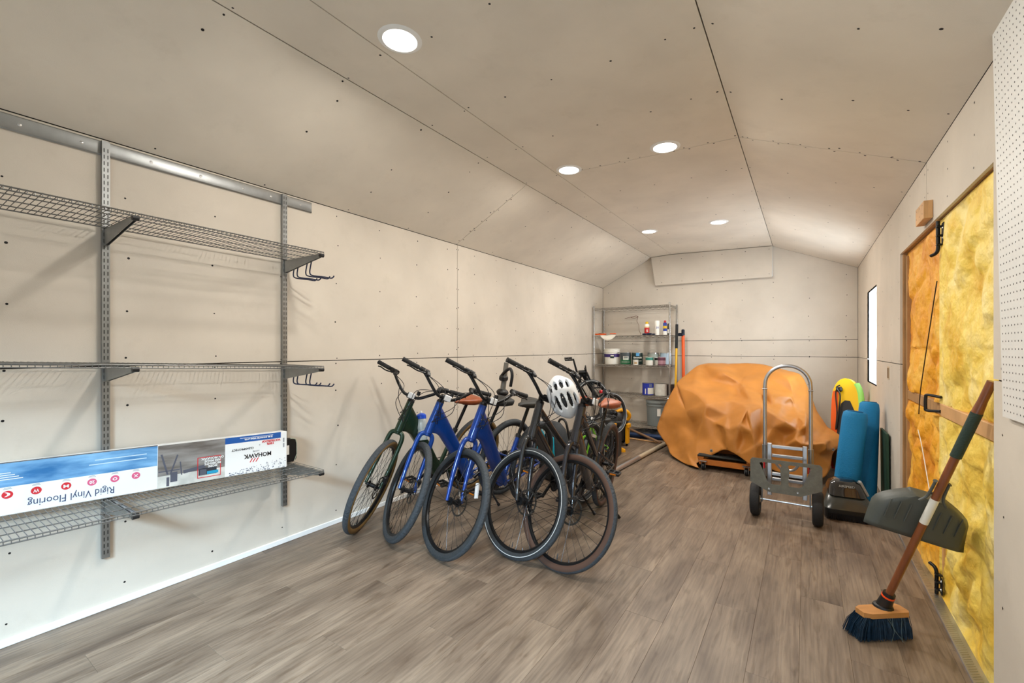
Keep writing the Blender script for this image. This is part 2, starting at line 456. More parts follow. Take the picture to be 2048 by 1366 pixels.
# window
wn = struct(MB().box((XR + .100, (W0 + W1) / 2, WZ0 + .0125), (.012, W1 - W0, .025)).box((XR + .100, (W0 + W1) / 2, WZ1 - .0125), (.012, W1 - W0, .025)).box((XR + .100, W0 + .0125, (WZ0 + WZ1) / 2), (.012, .025, WZ1 - WZ0)).box((XR + .100, W1 - .0125, (WZ0 + WZ1) / 2), (.012, .025, WZ1 - WZ0)).box((XR + .100, (W0 + W1) / 2, 1.42), (.012, W1 - W0, .028)).build('window_1', M_WHITE, smooth=0))
gm = bpy.data.materials.new('window_glass'); gm.use_nodes = True
nt = gm.node_tree; nt.nodes.clear(); ou = nt.nodes.new('ShaderNodeOutputMaterial'); mx = nt.nodes.new('ShaderNodeMixShader')
tr = nt.nodes.new('ShaderNodeBsdfTransparent'); gl = nt.nodes.new('ShaderNodeBsdfGlossy'); gl.inputs['Roughness'].default_value = .03
mx.inputs[0].default_value = .06; nt.links.new(tr.outputs[0], mx.inputs[1]); nt.links.new(gl.outputs[0], mx.inputs[2]); nt.links.new(mx.outputs[0], ou.inputs[0])
for z0, z1 in ((WZ0 + .025, 1.406), (1.434, WZ1 - .025)):
    MB().box((XR + .099, (W0 + W1) / 2, (z0 + z1) / 2), (.004, W1 - W0 - .05, z1 - z0)).build('pane', gm, wn, smooth=0)
rv = MB()
for c, d in (((XR + .050, W1 + .003, (WZ0 + WZ1) / 2), (.1, .006, WZ1 - WZ0 + .012)), ((XR + .050, W0 - .003, (WZ0 + WZ1) / 2), (.1, .006, WZ1 - WZ0 + .012)), ((XR + .050, (W0 + W1) / 2, WZ0 - .003), (.1, W1 - W0, .006)), ((XR + .050, (W0 + W1) / 2, WZ1 + .003), (.1, W1 - W0, .006))): rv.box(c, d)
rv.build('reveal_lining', M_WHITE, wn, smooth=0)

# door opening: rough timber lining, two foam-insulated leaves, threshold
jb = struct(MB().box((XR + .052, D1 + .015, DH / 2), (.078, .03, DH)).build('trim_2', M_JAMB, smooth=0))
MB().box((XR + .052, (D0 + D1) / 2, DH + .015), (.078, D1 - D0 + .06, .03)).build('header_board', M_JAMB, jb, smooth=0)
MB().box((XR + .052, D0 - .012, DH / 2), (.07, .012, DH)).build('jamb_board', M_JAMB, jb, smooth=0)
M_FOAM1 = foam_material('spray_foam_orange', (214, 132, 18), (240, 170, 40), (248, 200, 92))
M_FOAM2 = foam_material('spray_foam_pale', (222, 170, 30), (244, 212, 96), (252, 236, 168))
def foam_sheet(y0, y1, z0, z1, x0, seed, rail, parent, m):
    ny, nz = 90, 190; b = MB(); rnd = random.Random(seed)
    from mathutils import noise
    for j in range(nz + 1):
        for i in range(ny + 1):
            y = y0 + (y1 - y0) * i / ny; z = z0 + (z1 - z0) * j / nz
            q = Vector((y * 2.6 + seed, z * 2.6, seed)); h = noise.fractal(q, .8, 2.1, 6)
            c1 = noise.cell_vector(Vector((y * 3, z * 3, seed))).x
            rid = abs(noise.noise(Vector((y * 2.4 + 9, z * 3.4 + h * .35, seed * 2))))
            lump = noise.voronoi(Vector((y * 9, z * 8 + h * .5, seed)))[0][0] if z < 1.3 else .35
            d = .022 * h + .060 * min(rid, .25) - .012 + .034 * (.40 - lump) * (1.0 if seed < 5 or z < .8 else .5)
            e = min(1, min(y - y0, y1 - y, z - z0, z1 - z) / .03); d = max(-.045, min(.022, d)) * e
            if rail[0] < z < rail[1]: d = -.045
            b.v.append(Vector((x0 - d, y, z)))
    for j in range(nz):
        for i in range(ny):
            a = j * (ny + 1) + i; b.face((a, a + ny + 1, a + ny + 2, a + 1))
    n = len(b.v); b.v += [Vector((x0 + .05, y, z)) for y, z in ((y0, z0), (y1, z0), (y1, z1), (y0, z1))]
    b.face((n, n + 1, n + 2, n + 3))
    ed = [[i for i in range(ny + 1)], [j * (ny + 1) + ny for j in range(nz + 1)], [nz * (ny + 1) + i for i in range(ny, -1, -1)], [j * (ny + 1) for j in range(nz, -1, -1)]]
    for k, e in enumerate(ed): b.face(tuple(e) + (n + (k + 1) % 4, n + k))
    return b.build('foam_insulation', m, parent, smooth=60)
YM = 3.19
d1 = struct(MB().box((XR + .098, (YM + D1) / 2, DH / 2), (.024, D1 - YM - .006, DH - .03)).build('door_1', M_JAMB, smooth=0))
foam_sheet(YM + .012, D1 - .01, .010, DH - .005, XR + .034, 3.3, (.945, 1.01), d1, M_FOAM1)
MB().bbox((XR + .048, (YM + D1) / 2, .978), (.034, D1 - YM - .03, .064), .003).build('rail', M_JAMB, d1)
MB().bbox((XR + .046, D1 - .026, DH / 2), (.040, .028, DH - .05), .003).build('stile', M_JAMB, d1)
d2 = struct(MB().box((XR + .098, (YM + D0) / 2, DH / 2), (.024, YM - D0 - .006, DH - .03)).build('door_2', M_JAMB, smooth=0))
foam_sheet(D0 + .005, YM - .006, .010, DH - .005, XR + .024, 8.1, (.945, 1.01), d2, M_FOAM2)
MB().bbox((XR + .042, (YM + D0) / 2, .978), (.034, YM - D0 - .02, .064), .003).build('rail', M_WOOD, d2)
MB().bbox((XR + .052, YM - .020, DH / 2), (.040, .024, DH - .05), .003).build('stile', M_WOOD, d2)
th = struct(MB().bbox((XR + .012, (D0 + D1) / 2, .004), (.078, D1 - D0, .010), .002).build('trim_3', M_ALU))
tb = MB()
for k in range(110):
    y = D0 + .01 + (D1 - D0 - .02) * k / 109
    tb.box((XR - .006, y, .0095), (.034, .0022, .0016), Matrix.Rotation(R(38), 3, 'Z'))
tb.build('tread_ribs', M_STEEL, th, smooth=0, kind='stuff')

# drywall off-cut outlet box in the right wall
ob = thing('outlet_box', 'open metal outlet box set in the wall beside the double door', 'outlet', (XR, 4.685, 1.05))
MB().prism(rrect(.10, .105, .01), (-.003, 0, .05), (0, 1, 0), (0, 0, 1), .004).build('frame', mat('box_beige', (196, 178, 150), .6), ob)
MB().box((-.0036, 0, .05), (.002, .066, .082)).build('recess', mat('recess_brown', (120, 98, 72), .8), ob, smooth=0)
# ------------------------------------------------------------------ recessed ceiling lights
M_LAMP = bpy.data.materials.new('lamp_lens'); M_LAMP.use_nodes = True
_b = M_LAMP.node_tree.nodes['Principled BSDF']; _b.inputs['Emission Color'].default_value = (1, .97, .92, 1); _b.inputs['Emission Strength'].default_value = 9
_b.inputs['Base Color'].default_value = (.9, .9, .9, 1)
def ceil_z(x):
    for (x0, z0), (x1, z1) in zip(CP, CP[1:]):
        if x0 <= x <= x1: return z0 + (z1 - z0) * (x - x0) / (x1 - x0)
LIGHTS = [(-1.606, 1.44, 'round recessed light over the wire shelves, largest at upper left'), (-.86, 1.475, 'round recessed light cut off by the top edge of the picture'),
          (-1.618, 3.264, 'round recessed light just before the ceiling cross joint, left of its pair'), (-.837, 3.23, 'round recessed light just before the ceiling cross joint, right of its pair'),
          (-1.632, 5.54, 'round recessed light nearest the metal rack, far left of the ceiling'), (-.823, 5.484, 'round recessed light above the covered machine, far right of its pair')]
for x, y, lb in LIGHTS:
    z = ceil_z(x); t = thing('recessed_light', lb, 'ceiling light', (x, y, z), group='recessed ceiling lights')
    ty = math.atan2(ceil_z(x - .02) - ceil_z(x + .02), .04); Mr = Matrix.Rotation(ty, 4, 'Y')
    MB().lathe([(.081, -.001), (.081, -.007), (.094, -.006), (.104, -.0005), (.104, .001)], n=40).build('trim_ring', M_WHITE, t, Mr)
    MB().lathe([(.0001, -.0055), (.05, -.0058), (.0815, -.0045)], n=40).build('lens', M_LAMP, t, Mr)
    area_light('downlight', (x, y, z - .02), (0, 0, 0), .15, .15, LAMP_POWER, LAMP_COLOR, 'DISK')

# ------------------------------------------------------------------ wall-hung shelving on the left
rail = thing('hanging_rail', 'long galvanised steel rail screwed along the top of the left wall', 'rail', (XL, .6, 2.26))
RM = Matrix.Translation((-XL, -.6, -2.26))
MB().prism([(0, 2.262), (.006, 2.255), (.010, 2.262), (.007, 2.275), (.007, 2.31), (.010, 2.322), (.004, 2.327), (0, 2.322)], (XL, -.6, 0), (1, 0, 0), (0, 0, 1), -2.382).build('channel', M_ZINC, rail, RM)
for y in (.1, .40, .60, .87, 1.10, 1.33, 1.50, 1.70):
    MB().lathe([(.0001, .0085), (.005, .0085), (.0075, .007)], (XL, y, 2.292), (1, 0, 0), 12).build('screw', M_STEEL, rail, RM)
def standard(y, z0, lb):
    t = thing('shelf_standard', lb, 'shelf upright', (XL, y, z0), group='slotted shelf uprights')
    h = 2.325 - z0; b = MB()
    b.box((.026, 0, h / 2), (.003, .030, h)); b.box((.018, -.0145, h / 2), (.018, .002, h)); b.box((.018, .0145, h / 2), (.018, .002, h))
    b.build('channel', M_ZINC, t, smooth=0)
    s = MB(); k = 0; z = .02
    while z < h - .03:
        for dy in (-.007, .007): s.prism(rrect(.0038, .020, .0018, 2), (.0278, dy, z + .01), (0, 1, 0), (0, 0, 1), .0004)
        z += .032
    s.build('slots', M_BLACK, t, smooth=0, kind='stuff')
standard(.684, .264, 'slotted grey shelf upright at the middle of the wire shelves')
standard(1.581, .254, 'slotted grey shelf upright at the far end of the wire shelves')
SF, SB = -2.455, -2.868
def wire_shelf(za, zb, lb):
    # za: height at Y=.29, zb: height at Y=1.59
    t = thing('wire_shelf', lb, 'shelf', (XL, 1.0, (za + zb) / 2), group='wire shelves on the left wall')
    z = lambda y: (za + (zb - za) * (y - .29) / 1.30) - (za + zb) / 2
    y0, y1 = -.55, 1.592; b = MB(); P = lambda x, y, dz=0: (x - XL, y - 1.0, z(y) + dz)
    for x, dz, r in ((SF, 0, .0032), (SF, -.013, .0030), (SB, 0, .0032), (SB + .10, -.004, .0026), (SB + .205, -.004, .0026), (SB + .31, -.004, .0026)):
        b.tube([P(x, y0, dz), P(x, y1, dz)], r, 6)
    n = 106
    for k in range(n + 1):
        y = y0 + (y1 - y0) * k / n
        b.tube([P(SB, y, .0028), P(SF, y, .0028), P(SF + .0022, y, -.013)], .0016, 5)
    b.build('wire_deck', M_WIRE, t, kind='stuff')
    for y in (.684, 1.581):
        zz = z(y); br = MB()
        for dy in (-.006, .006):
            br.prism([(.028, zz - .008), (.028, zz - .088), (.05, zz - .088), (SF - XL - .012, zz - .030), (SF - XL - .004, zz - .018), (SF - XL - .004, zz - .008)], (0, y - 1.0 + dy + .001, 0), (1, 0, 0), (0, 0, 1), .002)
        br.box(((SF - XL + .02) / 2, y - 1.0, zz - .009), (SF - XL - .03, .014, .002))
        o = br.build('bracket', M_ZINC, t, smooth=0)
        MB().tube([(SF - XL - .006, y - 1.0 - .012, zz - .020), (SF - XL - .006, y - 1.0 + .012, zz - .020)], .012, 12).build('end_cap', M_BLACK, o)
    return t
wire_shelf(1.90, 1.89, 'topmost of the three wire shelves on the left wall')
wire_shelf(1.243, 1.190, 'middle wire shelf on the left wall, empty, at eye level')
wire_shelf(.588, .553, 'lowest of the three wire shelves, carrying the flooring box')
M_HOOK = mat('navy_coated_wire', (30, 38, 66), .35, .3)
M_HOOKB = mat('teal_grey_bar', (62, 80, 86), .4, .5)
def hook_rack(z, lb, bar):
    t = thing('hook_rack', lb, 'hooks', (SB, 1.60, z), group='hook racks hung from shelf ends')
    if bar: MB().bbox((.15, .004, .002), (.33, .014, .030), .004, Matrix.Rotation(R(-1), 3, 'Y')).build('bar', M_HOOKB, t)
    else: MB().bbox((.17, .004, .002), (.28, .012, .012), .003).build('bar', M_HOOKB, t)
    for x in (.055, .20):
        for dx in (0, .045):
            p = [(x + dx + .02, .008, .0), (x + dx - .005, .012, -.045), (x + dx - .02, .016, -.085), (x + dx - .012, .03, -.102), (x + dx + .03, .09, -.108), (x + dx + .05, .125, -.112), (x + dx + .06, .137, -.096)]
            MB().tube(smooth_path(p, 5), .0042, 8).build('hook', M_HOOK, t)
hook_rack(1.872, 'navy double hook rack with teal bar under the top wire shelf', True)
hook_rack(1.165, 'navy double hook rack under the end of the middle wire shelf', False)

# ------------------------------------------------------------------ flooring carton on the lowest shelf (printed upside down)
Y0, Y1 = .02, 1.492
za, zb = .5955, .556
p0 = Vector((-2.851, Y0, za)); p1 = Vector((-2.690, Y1, zb + .0005))
ux = (p1 - p0).normalized(); up = Vector((-.05, 0, 1)); L = (p1 - p0).length
ct = thing('flooring_carton', 'long white and blue carton of vinyl flooring lying upside down on the lowest shelf', 'box', M=frame_matrix(p0 + Vector((0, 0, .0045)), ux, up))
# local: x along box, y up, z out of wall (towards room)
HB = .221
M_CARD = mat('white_card', (236, 236, 234), .55)
MB().bbox((L / 2, HB / 2, -.04), (L, HB, .08), .003).build('body', M_CARD, ct)
M_PB = mat('print_blue', (40, 110, 168), .5, col2=(134, 186, 226), scale=7, stretch=(.8, 3, 1))
M_PB2 = mat('print_deep_blue', (22, 84, 158), .5)
M_PG = mat('print_photo_floor', (150, 146, 142), .5, col2=(96, 88, 82), scale=9, stretch=(.6, 3, 1))
M_PW = mat('print_photo_white', (222, 220, 212), .5, col2=(176, 176, 170), scale=12)
M_PR = mat('print_red', (206, 34, 44), .5)
M_PK = mat('print_pink', (214, 92, 130), .5)
M_PN = mat('print_navy', (58, 70, 104), .5)
M_PBK = mat('print_black', (30, 28, 30), .5)
M_PGY = mat('print_grey', (150, 152, 156), .5)
def quad(x0, y0, x1, y1, m, name='print', z=.0006): return MB().box(((x0 + x1) / 2, (y0 + y1) / 2, z / 2), (x1 - x0, y1 - y0, z)).build(name, m, ct, smooth=0)
def at_y(y): return (y - Y0) / (Y1 - Y0) * L
XJ = at_y(.853)
quad(0, .120, XJ, HB - .001, M_PB); quad(0, HB, XJ, HB + .003, mat('dark_edge', (70, 74, 84), .6), 'tape_edge', .001)
UPM = lambda x, y, z=.0010: Matrix.Translation((x, y, z)) @ Matrix.Rotation(PI, 4, 'Z')
text('Rigid Vinyl Flooring', .046, M_PN, ct, UPM((at_y(.40) + at_y(.70)) / 2, .037), width=at_y(.705) - at_y(.425))
icons = ((.352, M_PR, '('), (.435, M_PR, 'VV'), (.527, M_PR, 'M'), (.612, M_PK, '20'), (.692, M_PK, 'O'), (.770, M_PK, 'X'))
for yy, mm, ch in icons:
    o = MB().lathe([(.0001, .0008), (.0165, .0008)], (at_y(yy), .087, 0), (0, 0, 1), 24).build('icon_disc', mm, ct, smooth=0)
    text(ch, .019, M_CARD, ct, UPM(at_y(yy), .087, .0013), width=.018, bold=.0006)
    quad(at_y(yy) - .013, .110, at_y(yy) + .013, .112, M_PGY, 'caption', .0008); quad(at_y(yy) - .010, .1145, at_y(yy) + .010, .1165, M_PGY, 'caption', .0008)
for k in range(4): quad(at_y(.30) - .05 * (k % 2), .150 + .009 * k, at_y(.395) - .012 * k, .153 + .009 * k, M_CARD, 'caption', .0009)
for k in range(2): quad(at_y(.60) + .02 * k, .165 + .02 * k, at_y(.81), .169 + .02 * k, mat('print_pale', (196, 220, 240), .5), 'caption', .0009)
XP = at_y(1.155)
quad(XJ + .002, .002, XP, HB - .001, M_PG, 'photo_print')
quad(XJ + .002, .002, XP, .062, M_PW, 'photo_print', .0008)
pb = MB()
for x, y, w, h, a in ((.03, .120, .008, .11, .25), (.07, .115, .007, .10, -.3), (.05, .085, .09, .006, 0), (.10, .09, .006, .07, .1), (.07, .05, .03, .05, 0), (.045, .03, .012, .045, 0), (.16, .075, .10, .018, .15), (.20, .05, .03, .03, 0)):
    pb.box((XJ + x, y, .0006), (w, h, .0012), Matrix.Rotation(a, 3, 'Z'))
pb.build('photo_furniture', mat('print_slate', (84, 86, 98), .5), ct, smooth=0)
xa, xb = at_y(1.025), at_y(1.135)
for q in ((xa, .020, xb, .0235), (xa, .128, xb, .1315), (xa, .020, xa + .0035, .1315), (xb - .0035, .020, xb, .1315)): quad(*q, M_PR, 'red_frame', .0012)
quad(xa + .006, .034, xb - .02, .072, mat('print_dark', (46, 50, 58), .5), 'photo_print', .0010)
quad(xa + .045, .036, xb - .012, .052, mat('print_cyan', (30, 150, 190), .5), 'photo_print', .0014)
for k, s in enumerate(('MORE', 'MOMENTS', 'ARE MADE', 'ON MOHAWK')): text(s, .0165, M_CARD, ct, UPM((xa + xb) / 2 + .016, .078 + .0145 * k, .0014), bold=.0005)
quad(XP, HB - .036, at_y(1.455), HB - .001, M_PB2)
text('22 MIL ENHANCED WEAR LAYER', .0125, M_CARD, ct, UPM(at_y(1.33), HB - .020), width=.155, bold=.0004)
quad(at_y(1.23), HB - .0125, at_y(1.41), HB - .0105, M_CARD, 'caption', .0009)
text('100%', .019, M_PR, ct, UPM(at_y(1.395), .160), bold=.0006); text('WATERPROOF', .018, M_PR, ct, UPM(at_y(1.40), .176), width=.105, bold=.0006)
text('+', .02, M_PGY, ct, UPM(at_y(1.335), .160)); text('CLEANPROTECT', .016, M_PBK, ct, UPM(at_y(1.245), .146), width=.115, bold=.0003)
text('HOME', .014, M_PGY, ct, UPM(at_y(1.315), .126), width=.035); text('MOHAWK', .034, M_PBK, ct, UPM(at_y(1.325), .101), width=.150, bold=.0008)
for k in range(3): MB().box((at_y(1.290) + .016 * k, .074, .0006), (.0045, .026, .0012), Matrix.Rotation(R(-32), 3, 'Z')).build('logo_bar', M_PR, ct, smooth=0)
for k in range(2): quad(at_y(1.468), .125 + .032 * k, at_y(1.476), .15 + .032 * k, M_PGY, 'caption', .0008)
rn = random.Random(4); sp = MB()
for k in range(150):
    t = rn.random(); x = XP + .02 + (L - XP - .03) * t; y = .006 + rn.random() ** 1.6 * (.015 + .045 * t); s = rn.uniform(.0012, .0045)
    sp.box((x, y, .0004), (s, s, .0008), Matrix.Rotation(rn.random() * 3, 3, 'Z'))
sp.build('splash_print', M_PN, ct, smooth=0, kind='stuff')
# black case end behind the carton
bc = thing('black_case', 'small black rounded case with white label behind the end of the carton', 'case', (-2.80, 1.57, .556))
MB().prism(rrect(.085, .150, .03), (.012, 0, .079), (0, 1, 0), (0, 0, 1), -.05).build('body', M_BLACK, bc, smooth=30)
MB().box((.0125, -.020, .085), (.001, .022, .06)).build('label_sticker', M_WHITE, bc, smooth=0)
MB().tube([(.012, .0, .158), (.012, .034, .150), (.012, .042, .12), (.012, .043, .05), (.012, .025, .006)], .0022, 6).build('edge_binding', mat('pale_green_edge', (186, 198, 178), .5), bc)

# ------------------------------------------------------------------ pegboard on the right
pg = thing('pegboard', 'white perforated pegboard sheet leaning on the right wall beside the door', 'pegboard', (.552, 2.13, 1.073))
lean = math.atan2(.024, 1.285); Mp = Matrix.Rotation(-lean, 4, 'Y')
ph = 1.285
MB().box((0, -.62, ph / 2), (.005, 1.24, ph)).build('sheet', mat('pegboard_white', (226, 226, 222), .5), pg, Mp, smooth=0)
hb = MB()
for k in range(49):
    for j in range(50):
        y = -.02 - .0254 * k; z = .022 + .0254 * j; n = len(hb.v)
        hb.v += [Vector((-.0027, y + .0031 * math.cos(PI * q / 3), z + .0031 * math.sin(PI * q / 3))) for q in range(6)]
        hb.face(tuple(range(n, n + 6))[::-1])
hb.build('peg_holes', M_SCREW, pg, Mp, smooth=0, kind='stuff')
# ------------------------------------------------------------------ bicycles
M_ALUB = mat('black_anodised', (34, 35, 37), .32, .6)
M_SPOKE = mat('dark_spoke', (52, 52, 54), .3, .8)
M_TIRE = mat('tyre_black', (50, 54, 57), .8, bump=.5, bscale=90)
M_TREAD = mat('tyre_tread', (62, 67, 72), .82, bump=.9, bscale=70)
M_TAN = mat('tan_sidewall', (120, 92, 48), .8)
M_BROWNW = mat('brown_sidewall', (84, 60, 48), .8)
M_STRIPE = mat('reflective_stripe', (214, 216, 216), .35)
M_BRLEATH = mat('brown_leather', (150, 78, 44), .42, var=.18, scale=18)
M_BLEATH = mat('black_saddle', (44, 44, 42), .55, bump=.1, bscale=200)
M_REFL = mat('white_reflector', (226, 228, 230), .25)
M_CABLE = mat('cable_black', (20, 20, 22), .5)
M_CHAIN = mat('chain_steel', (92, 90, 86), .35, .85)
def paint(name, c, coat=.5, var=0.0): return mat(name, c, .3, .25, var=var, scale=240, coat=coat)
WHEELS = {}
def wheel_meshes(Rw, tw, kind):
    key = (Rw, tw, kind)
    if key in WHEELS: return WHEELS[key]
    out = {}
    b = MB(); n = 16; prof = []; mis = []
    for k in range(n):
        a = 2 * PI * (k + .5) / n; prof.append((Rw - tw + tw * math.cos(a), tw * math.sin(a)))
    for k in range(n):
        a = math.degrees(2 * PI * (k + 1) / n) % 360; d = min(a, 360 - a)
        if d < 58: mis.append(1)
        elif kind in ('stripe', 'tan', 'brown') and d < (100 if kind == 'stripe' else 150): mis.append(2 if kind != 'stripe' or d < 80 else 0)
        else: mis.append(0)
    b.lathe(prof, ax=(0, 1, 0), n=72, mis=mis, closed=True)
    side = {'black': M_TIRE, 'stripe': M_STRIPE, 'tan': M_TAN, 'brown': M_BROWNW}[kind]
    me = b.build('tmp', [M_TIRE, M_TREAD, side]); out['tire'] = me.data; bpy.data.objects.remove(me)
    if kind == 'stripe':                          # thin reflective ring on each sidewall
        pass
    b = MB(); ri = Rw - 2 * tw + .004
    b.lathe([(ri, .013), (ri - .012, .010), (ri - .018, 0), (ri - .012, -.010), (ri, -.013), (ri + .004, 0)], ax=(0, 1, 0), n=56, closed=True)
    me = b.build('tmp', M_ALUB); out['rim'] = me.data; bpy.data.objects.remove(me)
    b = MB(); ns = 32
    for k in range(ns):
        a = 2 * PI * k / ns; sd = 1 if k % 2 else -1; cr = .42 if (k // 2) % 2 else -.42
        b.tube([(.024 * math.cos(a + cr * 2), sd * .028, .024 * math.sin(a + cr * 2)), ((ri - .015) * math.cos(a), 0, (ri - .015) * math.sin(a))], .00125, 4, caps=False)
    for k in range(ns):
        a = 2 * PI * k / ns
        b.tube([((ri - .031) * math.cos(a), 0, (ri - .031) * math.sin(a)), ((ri - .015) * math.cos(a), 0, (ri - .015) * math.sin(a))], .0022, 5)
    me = b.build('tmp', M_SPOKE); out['spokes'] = me.data; bpy.data.objects.remove(me)
    b = MB().lathe([(.0001, -.055), (.009, -.055), (.009, -.036), (.027, -.034), (.027, -.026), (.015, -.022), (.015, .022), (.027, .026), (.027, .034), (.009, .036), (.009, .055), (.0001, .055)], ax=(0, 1, 0), n=16)
    me = b.build('tmp', M_ALUB); out['hub'] = me.data; bpy.data.objects.remove(me)
    b = MB().lathe([(.070, -.0008), (.082, -.0008), (.082, .0008), (.070, .0008)], (0, .042, 0), (0, 1, 0), 28, closed=True)
    for k in range(6):
        a = 2 * PI * k / 6; b.tube([(.02 * math.cos(a), .042, .02 * math.sin(a)), (.073 * math.cos(a + .5), .042, .073 * math.sin(a + .5))], .0035, 4)
    me = b.build('tmp', M_CHAIN); out['rotor'] = me.data; bpy.data.objects.remove(me)
    b = MB().tube([((ri - .022), 0, 0), (ri - .055, 0, 0)], [.0035, .0025], 6)
    me = b.build('tmp', M_ALUB); out['valve'] = me.data; bpy.data.objects.remove(me)
    WHEELS[key] = out; return out
STRIPE_RINGS = {}
def add_wheel(parent, M, Rw, tw, kind, rotor=True, reflector=None, spin=0.0, label=None):
    m = wheel_meshes(Rw, tw, 'black' if kind == 'stripe' else kind)
    M = M @ Matrix.Rotation(spin, 4, 'Y')
    w = obj('wheel', m['rim'], parent, M, label)
    t = obj('tire', m['tire'], w); obj('spokes', m['spokes'], w, kind='stuff'); obj('hub', m['hub'], w); obj('valve', m['valve'], w, Matrix.Rotation(1.1, 4, 'Y'))
    if kind == 'stripe':
        k = (Rw, tw)
        if k not in STRIPE_RINGS:
            b = MB(); rr = Rw - tw * .93
            for s in (-1, 1): b.lathe([(rr - .0018, s * (tw + .0012)), (rr + .0018, s * (tw + .0012)), (rr + .0018, s * (tw - .002)), (rr - .0018, s * (tw - .002))], ax=(0, 1, 0), n=72, closed=True)
            o = b.build('reflective_stripe', M_STRIPE, w); STRIPE_RINGS[k] = o.data
        else: obj('reflective_stripe', STRIPE_RINGS[k], w)
    if rotor: obj('brake_rotor', m['rotor'], w)
    for a in (reflector or []):
        rr = Rw * .66; Mx = Matrix.Rotation(-a, 4, 'Y') @ Matrix.Translation((rr, 0, 0)) @ Matrix.Rotation(R(12), 4, 'Y')
        MB().prism([(-.012, -.045), (.012, -.045), (.014, 0), (.012, .045), (-.012, .045), (-.014, 0)], (0, .006, 0), (1, 0, 0), (0, 0, 1), .010).build('spoke_reflector', M_REFL, w, Mx)
    return w
def ell_ring(c, ax, up, hu, hw, n=16, p=2.4):
    ax = Vector(ax).normalized(); up = Vector(up); up = (up - ax * up.dot(ax)).normalized(); w = ax.cross(up)
    out = []
    for k in range(n):
        a = 2 * PI * k / n; ca, sa = math.cos(a), math.sin(a)
        out.append(Vector(c) + up * hu * math.copysign(abs(ca) ** (2 / p), ca) + w * hw * math.copysign(abs(sa) ** (2 / p), sa))
    return out

